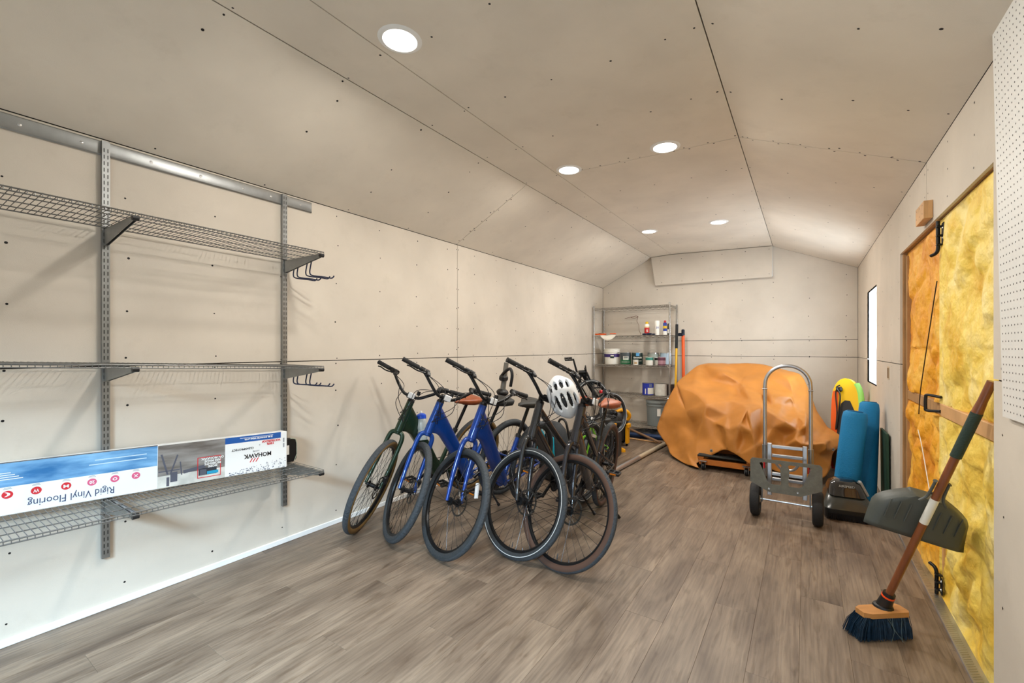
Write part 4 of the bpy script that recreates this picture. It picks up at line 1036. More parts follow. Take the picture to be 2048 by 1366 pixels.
paint_can('paint_can', 'gallon can with grey label behind the quart cans on the middle tier', 'paint can', -1.99, 6.98, Z3, .082, .190, M_TIN, mat('label_greygreen', (150, 158, 150), .5), M_TIN, True, (.05, .9), 'paint cans on the rack')
paint_can('paint_can', 'pale blue gallon can at the back right of the middle tier', 'paint can', -1.80, 6.99, Z3, .080, .190, M_TIN, mat('label_paleblue', (176, 200, 220), .5), M_TIN, False, (.05, .95), 'paint cans on the rack')
paint_can('paint_can', 'white quart can with dark top between the teal and plum cans', 'paint can', -1.882, 6.86, Z3, .050, .118, M_CREAM, M_PBK, M_TIN, False, (.65, .95), 'paint cans on the rack')
paint_can('paint_can', 'plum red quart can at the right end of the middle tier', 'paint can', -1.800, 6.76, Z3, .056, .122, mat('label_mauve', (176, 136, 146), .45), M_PLUM, M_TIN, False, (.62, .96), 'paint cans on the rack', extra=lambda t, r, h: patch(t, r, 0.004, h * .16, 0, -PI, M_PLUM))
def ex_kz(t, r, h):
    patch(t, r, h * .1, h * .62, AF - .15, AF + 1.2, M_CREAM); patch(t, r, h * .68, h * .92, AF + .1, AF + .7, mat('label_greyblue', (110, 120, 150), .5)); patch(t, r, h * .12, h * .55, AF - .65, AF - .45, M_CREAM, 'label_print')
paint_can('paint_can', 'royal blue and white gallon can on the fourth tier', 'paint can', -2.03, 6.84, Z4, .084, .190, M_TIN, mat('label_royal', (30, 50, 170), .4), M_TIN, False, (.03, .97), 'paint cans on the rack', ex_kz)
paint_can('paint_can', 'plain white gallon can with wire bail on the fourth tier', 'paint can', -1.835, 6.84, Z4, .084, .190, M_TIN, mat('label_offwhite', (214, 214, 206), .5, var=.1, scale=20), M_TIN, True, (.03, .97), 'paint cans on the rack')
paint_can('paint_can', 'dark gallon can at the right end of the fourth tier, behind the white one', 'paint can', -1.735, 6.99, Z4, .070, .175, M_TIN, mat('label_umber', (60, 50, 44), .5), M_TIN, False, (.03, .97), 'paint cans on the rack')
# spray cans on the second tier
def spray(lb, x, body, cap, lab, r=.033, h=.175, red=False):
    t = thing('spray_can', lb, 'spray can', (x, 6.85, Z2), group='spray cans on the second tier')
    MB().lathe([(.0001, 0), (r, 0), (r, .004), (r, h), (r * .8, h + .012), (r * .4, h + .018), (.0001, h + .018)], n=20).build('body', body, t)
    MB().lathe([(r * .62, h + .008), (r * .62, h + .040), (r * .45, h + .048), (.0001, h + .048)], n=16).build('cap', cap, t)
    for z0, z1, m in lab: MB().lathe([(r + .0003, z0), (r + .0012, z0), (r + .0012, z1), (r + .0003, z1)], n=20).build('label_band', m, t)
    return t
M_RED = mat('label_red', (190, 34, 30), .45); M_YEL = mat('cap_yellow', (228, 186, 24), .4); M_WH = mat('can_white', (238, 236, 228), .4); M_BLU = mat('label_blue', (34, 58, 150), .4)
t = spray('red and white spray can with yellow cap on the second tier', -2.05, M_WH, M_YEL, ((.02, .12, M_RED), (.125, .135, M_YEL)), .037, .165); wrap_text(t, 'S', .05, M_WH, .0388, .07, AF, width=.03)
t = thing('spray_can', 'tall white spray paint can marked 2X on the second tier', 'spray can', (-1.893, 6.85, Z2), group='spray cans on the second tier')
MB().lathe([(.0001, 0), (.035, 0), (.035, .15), (.037, .152), (.037, .215), (.033, .222), (.0001, .222)], n=22).build('body', M_WH, t); wrap_text(t, '2X', .04, M_BLU, .0362, .115, AF, width=.045)
t = spray('narrow blue spray can with red tip on the second tier', -1.775, M_BLU, mat('cap_red', (190, 30, 40), .4), ((.0, .06, M_WH), (.10, .14, M_YEL)), .028, .175)
spray('slim black and white can behind the blue spray can', -1.735, M_BLACK, M_WH, ((.03, .09, M_WH),), .024, .165).location.y = 6.93
gv = thing('work_glove', 'crumpled navy work glove lying among the spray cans', 'glove', (-1.99, 6.76, Z2))
g_ = MB().ball((0, 0, .018), (.05, .032, .018)).ball((.062, .012, .014), (.035, .012, .012)).ball((.062, -.012, .013), (.035, .012, .011)).ball((-.07, 0, .016), (.04, .028, .016)); g_.build('fabric', mat('navy_fabric', (28, 34, 60), .8), gv, smooth=60)
# white plastic sack and orange-handled saw on the second tier
sw = thing('hand_saw', 'orange-handled hand saw lying on the second tier of the rack', 'saw', (-2.80, 6.73, Z2 + .004))
MB().prism([(-.06, 0), (.10, -.02), (.12, .03), (.02, .05), (-.05, .04)], (0, 0, .012), (1, 0, 0), (0, 1, 0), .022).build('handle', mat('tool_orange', (236, 96, 30), .4), sw)
MB().prism([(.08, -.015), (.46, .0), (.46, .02), (.10, .035)], (0, 0, .020), (1, 0, 0), (0, 1, 0), .0015).build('blade', M_STEEL, sw)
MB().bbox((.24, .01, .028), (.10, .03, .016), .004).build('blade_guard', mat('tool_orange', (236, 96, 30), .4), sw)
MB().bbox((.02, .02, .036), (.05, .03, .01), .004).build('insert', M_BLACK, sw)
sk = thing('plastic_sack', 'white plastic sheet drooping over the front edge of the second tier', 'plastic sheet', (-2.62, 6.69, Z2))
b = MB(); n = 16
for j in range(9):
    for i in range(n + 1):
        u_ = i / n; v_ = j / 8; x = -.13 + .27 * u_; sag = math.sin(PI * u_) ** .8
        y = .10 - v_ * .125 - .02 * v_ * sag; z = .008 + .004 * math.sin(9 * u_ + 3 * v_) if v_ < .7 else .008 - (v_ - .7) / .3 * .085 * sag
        b.v.append(Vector((x, y, z)))
for j in range(8):
    for i in range(n): a = j * (n + 1) + i; b.face((a, a + 1, a + n + 2, a + n + 1))
o = b.build('sheet', mat('milky_plastic', (236, 232, 220), .35), sk, smooth=60); md = o.modifiers.new('thick', 'SOLIDIFY'); md.thickness = .003
# coil of brown wire hanging on the back wall behind the rack
cw_ = thing('wire_coil', 'thin coil of brown wire hanging on the wall behind the rack', 'wire', (-2.33, 7.14, 1.80))
MB().tube(smooth_path([(-.17, -.02, .0), (-.05, -.03, .02), (.02, -.03, .035), (.06, -.03, .02), (.01, -.035, .0), (-.06, -.03, .012), (.03, -.03, .035), (.055, -.03, .01), (.04, -.03, -.05), (.07, -.03, -.12), (.075, -.03, -.2), (.10, -.02, -.27), (.09, -.02, -.34)], 6), .003, 6).build('wire', mat('copper_brown', (110, 62, 34), .5), cw_)
# grey bucket on the bottom tier
gb_ = thing('grey_bucket', 'grey lidded five gallon bucket with white label on the bottom tier', 'bucket', (-1.90, 6.84, .1195))
MB().lathe([(.0001, 0), (.130, 0), (.136, .006), (.148, .30), (.154, .302), (.154, .316), (.148, .318), (.149, .345), (.158, .348), (.158, .372), (.150, .378), (.0001, .372)], n=36).build('body', mat('bucket_grey', (126, 134, 134), .4), gb_)
patch(gb_, .146, .16, .27, AF - .05, AF + .30, M_WH, 'label_sticker', .003)
MB().tube(arc((0, 0, .31), .156, PI, 2 * PI, 20, (1, 0, 0), (0, -.55, .83)), .0025, 6).build('bail', M_STEEL, gb_)
# poles leaning beside the rack
def pole(name, lb, cat, p, q, parts):
    p = Vector(p); q = Vector(q); t = thing(name, lb, cat, p)
    for nm, a, b_, r, m in parts: MB().tube([(q - p) * a, (q - p) * b_], r, 14).build(nm, m, t)
    return t
M_YG = mat('fibreglass_yellow', (232, 176, 24), .35); M_OR = mat('pole_orange', (232, 92, 28), .35)
pole('long_handled_tool', 'yellow fibreglass tool handle with black grip beside the rack', 'tool', (-1.588, 6.66, .012), (-1.612, 6.90, 1.665), (('handle', 0, .80, .016, M_YG), ('grip', .78, 1, .0205, M_RUB)))
t = pole('long_handled_tool', 'orange pole with dark metal head standing beside the yellow handle', 'tool', (-1.515, 6.93, .012), (-1.545, 7.00, 1.50), (('handle', 0, 1, .023, M_OR),))
MB().bbox((-.03, .07, 1.53), (.045, .05, .10), .012).bbox((-.06, .05, 1.50), (.08, .045, .05), .012).build('head', mat('dark_navy_metal', (30, 36, 52), .4, .4), t)
# tools and pipes on the floor under the rack
pole('steel_pole', 'long bright metal pole lying on the floor past the bicycles', 'pole', (-1.545, 6.20, .028), (-1.680, 3.93, .028), (('tube', 0, .72, .0245, mat('cream_pole', (206, 192, 166), .35, .3)), ('sleeve', .50, 1, .0265, M_ALU)))
pole('wooden_stick', 'weathered brown wooden stick propped on the pipes under the rack', 'stick', (-1.60, 5.98, .035), (-2.38, 6.60, .110), (('stick', 0, 1, .017, mat('weathered_wood', (128, 98, 72), .8, var=.25, scale=9)),))
pole('blue_pipe', 'dark blue metal pipe on the floor in front of the rack', 'pipe', (-1.45, 6.36, .037), (-2.42, 6.30, .037), (('pipe', 0, 1, .036, mat('pipe_navy', (26, 50, 88), .35, .3)),))
pole('thin_rod', 'thin tan rod lying in front of the dark blue pipe', 'rod', (-1.62, 6.10, .010), (-2.30, 6.20, .010), (('rod', 0, 1, .009, M_WOOD),))
pole('orange_handle', 'orange tool handle lying behind the dark blue pipe', 'tool', (-1.52, 6.50, .018), (-2.35, 6.46, .018), (('handle', 0, 1, .014, M_OR), ('grip', 0.25, .55, .017, M_BLACK)))
hh = thing('crumpled_sheeting', 'heap of black plastic sheeting under the bottom tier of the rack', 'plastic sheet', (-1.80, 6.72, 0))
b = MB(); rn = random.Random(3); nx, ny = 26, 12
for j in range(ny + 1):
    for i in range(nx + 1):
        x = -.50 + 1.0 * i / nx; y = -.14 + .32 * j / ny; e = abs(math.sin(PI * i / nx) * math.sin(PI * j / ny))
        b.v.append(Vector((x, y, .002 + .085 * e ** .5 * rn.uniform(.45, 1))))
for j in range(ny):
    for i in range(nx): a = j * (nx + 1) + i; b.face((a, a + 1, a + nx + 2, a + nx + 1))
b.build('sheeting', mat('black_sheeting', (20, 22, 26), .35), hh, smooth=25)

# ------------------------------------------------------------------ wet and dry shop vacuum
M_DY = mat('vac_yellow', (240, 170, 20), .4)
sv = thing('shop_vacuum', 'yellow and black wheeled shop vacuum in front of the rack', 'vacuum', (-2.15, 5.72, 0), rz=.25)
MB().loft([[(x, y, z) for x, y in rrect(2 * w, 2 * w * .92, w * .7, 6)] for z, w in ((.07, .125), (.08, .145), (.27, .165), (.28, .170))]).build('tank', mat('vac_tank', (32, 34, 36), .5), sv)
MB().loft([[(x, y, z) for x, y in rrect(2 * w, 2 * w * .92, w * .7, 6)] for z, w in ((.27, .178), (.285, .182), (.325, .178), (.335, .165))]).build('lid_rim', M_BLACK, sv)
MB().loft([[(x, y, z) for x, y in rrect(2 * w, 2 * w * .9, w * .8, 6)] for z, w in ((.33, .155), (.36, .15), (.43, .125), (.455, .09), (.46, .04))]).build('motor_head', M_BLACK, sv, smooth=50)
for a in (-.35, 1.25): 
    ca, sa = math.cos(a), math.sin(a)
    MB().bbox((.185 * ca, .185 * sa, .16), (.035, .075, .25), .008, Matrix.Rotation(a, 3, 'Z')).bbox((.195 * ca, .195 * sa, .275), (.05, .085, .055), .008, Matrix.Rotation(a, 3, 'Z')).build('side_bracket', M_DY, sv)
hd = smooth_path([(.02, -.06, .44), (.10, -.05, .475), (.165, -.03, .455), (.195, .0, .40), (.17, .02, .345), (.10, .0, .325), (.0, -.04, .325), (-.08, -.11, .335)], 7)
MB().tube(hd, [.026 if k % 2 else .0235 for k in range(len(hd))], 12).build('hose', M_DY, sv)
MB().bbox((.0, -.17, .30), (.10, .012, .03), .004).build('front_latch', M_DY, sv)
MB().lathe([(.0001, .01), (.022, .01), (.026, 0)], (.03, -.158, .235), (0, -1, 0), 16).build('drain_knob', M_OR, sv)
for a in (-1.1, -.2, .9, 2.2, 3.6):
    x, y = .165 * math.cos(a), .165 * math.sin(a)
    o = MB().tube([(x, y, .06), (x, y, .10)], .012, 8).bbox((x, y, .085), (.06, .045, .04), .006).build('caster_arm', M_BLACK, sv); MB().lathe([(.0001, -.011), (.022, -.011), (.026, -.006), (.026, .006), (.022, .011), (.0001, .011)], (x, y, .026), (math.cos(a + .5), math.sin(a + .5), 0), 16).build('caster_wheel', M_BLACKM, o)
yf = thing('yellow_nozzle', 'small yellow vacuum floor nozzle on the floor by the graphite rear wheel', 'nozzle', (-1.97, 5.33, 0), rz=.5)
MB().loft([[(x, y, z) for x, y in rrect(2 * w, 2 * d, min(w, d) * .4, 3)] for z, w, d in ((0, .10, .035), (.03, .10, .035), (.055, .045, .03), (.075, .03, .03))]).build('head', M_DY, yf)
MB().tube([(0, 0, .06), (-.05, .06, .12)], .02, 12).build('neck', M_BLACK, yf)
# ------------------------------------------------------------------ tarpaulin over a machine on a dolly
TARP_EDGE = 34
TARP = [
 (125, 255, -1.398, 5.95, 0.849), (250, 140, -1.321, 6.25, 0.973), (400, 28, -1.187, 6.45, 1.107), (700, 35, -0.85, 6.45, 1.105), (950, 28, -0.585, 6.45, 1.118), (1080, 40, -0.45, 6.42, 1.107),
 (1350, 110, -0.186, 6.4, 1.035), (1510, 150, -0.036, 6.35, 0.997), (1590, 300, 0.036, 6.3, 0.84), (1680, 560, 0.112, 6.1, 0.59), (1800, 740, 0.204, 5.85, 0.451), (1945, 835, 0.304, 5.6, 0.41),
 (1925, 960, 0.276, 5.35, 0.337), (1850, 1030, 0.218, 5.25, 0.287), (1835, 1200, 0.204, 5.15, 0.159), (1760, 1320, 0.149, 5.08, 0.064), (1500, 1290, -0.036, 5.08, 0.06), (1200, 1230, -0.258, 5, 0.097),
 (1010, 1085, -0.399, 4.92, 0.222), (935, 1150, -0.459, 4.93, 0.153), (800, 1050, -0.571, 4.96, 0.222), (690, 995, -0.667, 5, 0.252), (640, 990, -0.717, 5.05, 0.241), (500, 1065, -0.844, 5.08, 0.146),
 (345, 1140, -0.981, 5.06, 0.058), (375, 1195, -0.942, 5, 0.024), (290, 1165, -1.026, 5.03, 0.034), (240, 1165, -1.088, 5.1, 0.012), (50, 1040, -1.341, 5.38, 0.044), (35, 960, -1.387, 5.5, 0.102),
 (-100, 770, -1.568, 5.62, 0.274), (-60, 650, -1.534, 5.66, 0.409), (0, 490, -1.492, 5.76, 0.585), (60, 380, -1.445, 5.84, 0.708), (370, 90, -1.174, 6.2, 1.04), (630, 130, -0.865, 6.02, 1.009),
 (520, 230, -0.996, 6.12, 0.884), (700, 265, -0.791, 6, 0.861), (830, 250, -0.653, 5.93, 0.888), (890, 170, -0.617, 6.15, 0.966), (880, 185, -0.62, 6.08, 0.952), (1090, 180, -0.418, 6.1, 0.964),
 (1365, 195, -0.162, 6.06, 0.959), (1420, 370, -0.111, 5.92, 0.789), (1340, 340, -0.184, 6.02, 0.808), (860, 290, -0.614, 5.84, 0.853), (1080, 370, -0.404, 5.76, 0.786), (1090, 440, -0.399, 5.82, 0.708),
 (840, 400, -0.631, 5.82, 0.736), (780, 300, -0.698, 5.9, 0.834), (150, 300, -1.328, 5.77, 0.812), (300, 330, -1.144, 5.66, 0.796), (430, 440, -0.968, 5.42, 0.71), (460, 490, -0.918, 5.3, 0.674),
 (700, 450, -0.725, 5.5, 0.708), (850, 490, -0.568, 5.32, 0.697), (960, 460, -0.478, 5.37, 0.727), (910, 545, -0.498, 5.13, 0.67), (1070, 450, -0.395, 5.52, 0.728), (1080, 520, -0.368, 5.25, 0.69),
 (700, 600, -0.698, 5.3, 0.581), (480, 640, -0.9, 5.3, 0.524), (430, 620, -0.94, 5.26, 0.546), (660, 740, -0.7, 5.05, 0.48), (560, 700, -0.818, 5.25, 0.478), (230, 570, -1.187, 5.52, 0.545),
 (160, 400, -1.297, 5.68, 0.708), (335, 780, -1.061, 5.42, 0.347), (345, 900, -1.016, 5.24, 0.258), (200, 740, -1.221, 5.53, 0.356), (90, 820, -1.346, 5.57, 0.249), (250, 880, -1.127, 5.33, 0.249),
 (640, 780, -0.738, 5.2, 0.414), (640, 900, -0.73, 5.14, 0.309), (500, 880, -0.864, 5.2, 0.302), (720, 760, -0.646, 5.03, 0.469), (680, 900, -0.676, 5, 0.34), (830, 720, -0.549, 4.99, 0.522),
 (900, 650, -0.506, 5.13, 0.571), (880, 900, -0.52, 5.1, 0.341), (925, 600, -0.477, 5.04, 0.632), (965, 800, -0.438, 4.96, 0.465), (1000, 950, -0.407, 4.92, 0.341), (1040, 700, -0.391, 5.12, 0.537),
 (1050, 860, -0.384, 5.14, 0.387), (1085, 900, -0.349, 5.03, 0.373), (790, 900, -0.58, 4.97, 0.356), (1120, 560, -0.332, 5.2, 0.661), (1250, 630, -0.228, 5.18, 0.608), (1360, 700, -0.14, 5.08, 0.566),
 (1330, 640, -0.174, 5.44, 0.569), (1480, 690, -0.054, 5.36, 0.544), (1560, 710, 0.007, 5.08, 0.572), (1390, 400, -0.132, 5.7, 0.777), (1385, 470, -0.136, 5.72, 0.705), (1460, 620, -0.071, 5.48, 0.592),
 (1440, 510, -0.09, 5.7, 0.671), (1170, 395, -0.314, 5.6, 0.78), (1300, 490, -0.205, 5.62, 0.691), (1200, 520, -0.284, 5.5, 0.669), (1450, 330, -0.088, 6.1, 0.817), (1560, 560, 0.008, 5.8, 0.617),
 (1600, 700, 0.039, 5.5, 0.524), (1340, 850, -0.16, 5.26, 0.401), (1220, 880, -0.248, 5.12, 0.387), (1200, 740, -0.265, 5.14, 0.509), (1440, 880, -0.08, 5.06, 0.417), (1480, 800, -0.051, 5.12, 0.481),
 (1555, 830, 0.004, 5.16, 0.454), (1540, 945, -0.007, 4.99, 0.382), (1630, 850, 0.061, 5.34, 0.412), (1720, 870, 0.127, 5.32, 0.405), (1640, 930, 0.065, 5.08, 0.387), (1780, 915, 0.162, 5.05, 0.417),
 (1800, 1000, 0.176, 5.06, 0.345), (1680, 1050, 0.094, 5.14, 0.275), (1700, 780, 0.116, 5.52, 0.454), (1850, 870, 0.223, 5.36, 0.409), (1300, 960, -0.185, 5.08, 0.33), (1450, 980, -0.074, 5.12, 0.319),
 (1560, 1010, 0.007, 5.1, 0.307), (1250, 1080, -0.223, 5.08, 0.218), (1450, 1110, -0.074, 5.12, 0.204), (1620, 1200, 0.051, 5.1, 0.147), (1350, 1200, -0.147, 5.08, 0.122), (130, 960, -1.275, 5.45, 0.125),
 (240, 1000, -1.113, 5.22, 0.147), (150, 1080, -1.215, 5.28, 0.039), (430, 1030, -0.915, 5.12, 0.163),
]
tp = thing('tarpaulin', 'large tan canvas tarpaulin draped over a machine on a dolly', 'tarpaulin', (-.6, 5.6, 0))
FOLDS = [[(125, 255), (150, 300), (300, 330), (430, 440), (460, 490), (430, 620), (345, 900), (345, 1140)], [(460, 490), (700, 450), (850, 490), (910, 545), (925, 600), (965, 800), (1000, 950), (1010, 1085)],
         [(960, 460), (1080, 520), (1120, 560), (1250, 630), (1360, 700)], [(1080, 40), (1365, 195), (1420, 370)], [(1170, 395), (1390, 400), (1440, 510), (1460, 620), (1560, 710), (1555, 830)], [(630, 130), (830, 250), (860, 290), (1080, 370)],
         [(950, 28), (890, 170), (830, 250)], [(1440, 880), (1540, 945), (1640, 930), (1780, 915), (1800, 1000)], [(430, 620), (560, 700), (660, 740), (690, 995)], [(660, 740), (720, 760), (830, 720), (910, 545)], [(125, 255), (230, 570), (335, 780)]]
def tarp_mesh():
    from mathutils.geometry import delaunay_2d_cdt
    uv = [Vector((p[0], -p[1])) for p in TARP]; n = TARP_EDGE; at = {(p[0], p[1]): i for i, p in enumerate(TARP)}
    ridge = set(); ce = [(i, (i + 1) % n) for i in range(n)]
    for ch in FOLDS:
        for p, q in zip(ch, ch[1:]): ce.append((at[p], at[q])); ridge.add(frozenset((at[p], at[q])))
    vv, ee, ff, ov, oe, of = delaunay_2d_cdt(uv, ce, [], 1, 1e-4)
    b = MB(); off = Vector((-.6, 5.6, 0)); nb = {}
    src = [ov[k][0] for k in range(len(vv))]
    for f in ff:
        for i in range(len(f)): nb.setdefault(f[i], set()).update((f[i - 1], f[(i + 1) % len(f)]))
    on_ridge = {i for e in ridge for i in e}
    pos = [Vector(TARP[s_][2:]) for s_ in src]
    for k in range(len(vv)):
        p = pos[k].copy()
        if src[k] >= n:
            avg = sum((pos[j] for j in nb[k]), Vector()) / len(nb[k]); p = p.lerp(avg, .0 if src[k] in on_ridge else .30)
        b.v.append(p - off)
    for f in ff: b.face(tuple(f))
    for i in range(n): ridge.add(frozenset((i, (i + 1) % n)))
    b.ridge = {frozenset((k, j)) for k in range(len(vv)) for j in nb[k] if frozenset((src[k], src[j])) in ridge}
    # rear side hanging behind the machine
    chain = [32, 33] + list(range(0, 12)); idx = {ov[k][0]: k for k in range(len(vv))}
    rows = [[idx[c] for c in chain]]
    for dy, fz in ((.10, .82), (.16, .45), (.18, .05)):
        r = []
        for c in chain:
            p = Vector(TARP[c][2:]); r.append(len(b.v)); b.v.append(Vector((p.x - .02, min(7.1, p.y + dy), max(.02, p.z * fz))) - off)
        rows.append(r)
    for r0, r1 in zip(rows, rows[1:]):
        for k in range(len(r0) - 1): b.face((r0[k], r1[k], r1[k + 1], r0[k + 1])[::-1])
    return b
mt = mat('tan_canvas', (184, 120, 50), .48, var=.10, scale=5, bump=.25, bscale=260, spec=.4)
tm = tarp_mesh(); o = tm.build('canvas', mt, tp, smooth=180)
at = o.data.attributes.new('crease_edge', 'FLOAT', 'EDGE'); rn = random.Random(5)
for k, e in enumerate(o.data.edges): at.data[k].value = .95 if frozenset(e.vertices) in tm.ridge else .30
md = o.modifiers.new('sub', 'SUBSURF'); md.levels = md.render_levels = 3
tx = bpy.data.textures.new('canvas_wrinkles', 'CLOUDS'); tx.noise_scale = .16; tx.noise_depth = 3
md = o.modifiers.new('wrinkles', 'DISPLACE'); md.texture = tx; md.strength = .014; md.mid_level = .5; md.texture_coords = 'LOCAL'
md = o.modifiers.new('thick', 'SOLIDIFY'); md.thickness = .003; md.offset = -1
for p, nrm in (((-.828, 5.045, .215), (-.2, -1, .2)), ((.222, 5.215, .330), (.3, -.9, .3))):
    MB().lathe([(.006, 0), (.006, .003), (.014, .003), (.016, 0)], Vector(p) - Vector((-.6, 5.6, 0)), nrm, 16, closed=True).lathe([(.0001, .0012), (.0065, .0012)], Vector(p) - Vector((-.6, 5.6, 0)), nrm, 12, mis=[1]).build('grommet', [M_STEEL, M_BLACK], tp)
# machine under the cover: deck box and seat block
mc = thing('covered_machine', 'dark machine hidden under the tan tarpaulin', 'machine', (-.60, 5.72, 0))
M_DKB = mat('dark_carpet', (40, 42, 40), .9, bump=.4, bscale=120)
MB().bbox((.02, .02, .30), (.86, .60, .26), .03).build('body', M_DKB, mc); MB().bbox((-.05, .38, .60), (.70, .34, .36), .05).build('upper_body', M_DKB, mc)
dl = thing('furniture_dolly', 'low orange wooden dolly on casters peeking out under the tarpaulin', 'dolly', (-.70, 5.40, 0))
M_ORW = mat('orange_wood', (200, 116, 38), .55, var=.2, scale=6, stretch=(1, 6, 1))
for y in (-.325, .325): MB().bbox((0, y, .083), (.50, .045, .060), .004).build('cross_board', M_ORW, dl)
for x in (-.235, .235): MB().bbox((x, 0, .130), (.065, .70, .034), .004).build('runner', M_ORW, dl)
for y in (-.325, .325): MB().bbox((0, y, .152), (.53, .09, .018), .006).build('carpet_pad', M_DKB, dl)
for x, y in ((-.205, -.355), (.205, -.355), (-.205, .36), (.205, .36)):
    k = MB().bbox((x, y, .098), (.075, .070, .005), .002).prism([(-.018, .025), (.018, .025), (.018, .095), (-.018, .095)], (x - .02, y, 0), (0, 1, 0), (0, 0, 1), .003).prism([(-.018, .025), (.018, .025), (.018, .095), (-.018, .095)], (x + .018, y, 0), (0, 1, 0), (0, 0, 1), .003).build('caster_bracket', M_ZINC, dl)
    MB().lathe([(.0001, -.014), (.012, -.014), (.036, -.012), (.038, -.006), (.038, .006), (.036, .012), (.012, .014), (.0001, .014)], (x, y, .038), (1, 0, 0), 20).build('caster_wheel', M_BLACKM, k)

# ------------------------------------------------------------------ folding hand truck
ht = thing('hand_truck', 'aluminium folding hand truck with black wheels in front of the tarpaulin', 'hand truck', (-.124, 3.92, 0))
def hx(x): return x + .124
U = MB(); pts = [(hx(-.262), .045, .30), (hx(-.262), .045, 1.0)] + arc((hx(-.113), .045, 1.02), .148, PI, 0, 16, (1, 0, 0), (0, 0, 1)) + [(hx(.036), .045, 1.0), (hx(.036), .045, .30)]
ho = MB().tube(pts, .0135, 14).build('handle', M_ALU, ht)
for x in (-.262, .036):
    MB().tube([(hx(x), .045, .40), (hx(x), .045, .545)], .0185, 14).build('sleeve', M_ZINC, ho); MB().tube([(hx(x) - .018, .03, .985), (hx(x) + .018, .03, .985)], .0045, 8).build('spring_button', M_STEEL, ho)
for x in (-.228, .0): MB().bbox((hx(x), .005, .37), (.030, .028, .40), .004).build('side_rail', M_ALU, ht)
for z in (.545, .475, .335, .295): MB().bbox((hx(-.114), .012, z), (.205, .020, .024), .004).build('rung', M_ALU, ht)
MB().tube(smooth_path([(hx(-.19), .03, .42), (hx(-.16), .05, .375), (hx(-.114), .055, .362), (hx(-.07), .05, .375), (hx(-.04), .03, .42)], 5), .010, 10).build('curved_brace', M_ALU, ht)
# toe plate folded up in front, with four cut-outs
def toe_plate():
    W, y0 = .452, -.105
    out = [(-.225, .285), (-.225, .450), (-.210, .466), (.212, .466), (.227, .450), (.227, .285), (.10, .225), (-.10, .225)]
    hl = [[(-.155, .415), (-.165, .430), (-.150, .440), (-.030, .440), (-.020, .430), (-.030, .400), (-.022, .300), (-.028, .285), (-.085, .285), (-.110, .300)]]
    hr = [[(-a, b) for a, b in hl[0]][::-1]]
    from mathutils.geometry import delaunay_2d_cdt
    loops = [out] + hl + hr; V = []; E = []; F = []
    for l in loops:
        n = len(V); V += [Vector(p) for p in l]; E += [(n + i, n + (i + 1) % len(l)) for i in range(len(l))]
    vv, ee, ff, *_ = delaunay_2d_cdt(V, E, [], 2, 1e-5)
    def inside(p, l):
        c = False
        for i in range(len(l)):
            a, b = l[i], l[i - 1]
            if (a[1] > p[1]) != (b[1] > p[1]) and p[0] < (b[0] - a[0]) * (p[1] - a[1]) / (b[1] - a[1]) + a[0]: c = not c
        return c
    tris = []
    for t in ff:
        cx = sum(vv[i][0] for i in t) / len(t); cy = sum(vv[i][1] for i in t) / len(t)
        if inside((cx, cy), out) and not inside((cx, cy), hl[0]) and not inside((cx, cy), hr[0]): tris.append(t)
    b = MB(); n = len(vv)
    for d in (0, .004): b.v += [Vector((p[0], y0 + d - (.466 - p[1]) * .06, p[1])) for p in vv]
    cnt = {}
    for t in tris:
        b.face(tuple(t)[::-1] if False else tuple(t)); b.face(tuple(n + i for i in t)[::-1])
        for i in range(len(t)): e = (t[i], t[(i + 1) % len(t)]); cnt[e] = 1
    for (i, j) in list(cnt):
        if (j, i) not in cnt: b.face((j, i, n + i, n + j))
    return b
tpm = mat('dull_plate', (112, 110, 100), .5, .7, var=.12, scale=30, bump=.1, bscale=120)
plt = toe_plate().build('toe_plate', tpm, ht, smooth=20)
for x in (-.10, .08): MB().lathe([(.0001, .004), (.006, .004), (.008, 0)], (x, -.122, .25), (0, -1, 0), 12).build('rivet', M_STEEL, plt)
MB().tube([(hx(-.32), 0, .130), (hx(.075), 0, .130)], .008, 10).build('axle', M_STEEL, ht)
for x, s in ((-.322, -1), (.077, 1)):
    w_ = MB().lathe([(.07, -.030), (.105, -.034), (.120, -.028), (.125, -.012), (.125, .012), (.120, .028), (.105, .034), (.07, .030), (.06, 0)], (hx(x), 0, .126), (1, 0, 0), 40, closed=True).build('wheel', M_RUB, ht)
    MB().lathe([(.0001, -.034), (.025, -.034), (.03, -.02), (.075, -.018), (.075, .018), (.03, .02), (.025, .034), (.0001, .034)], (hx(x), 0, .126), (1, 0, 0), 28).build('wheel_hub', M_ZINC, w_)
    MB().bbox((hx(x) - s * .045, .005, .21), (.008, .034, .20), .002).build('wheel_bracket', M_ZINC, ht)
    MB().bbox((hx(x) - s * .058, .02, .40), (.012, .022, .07), .004).build('latch', mat('latch_red', (196, 30, 40), .4), ht)

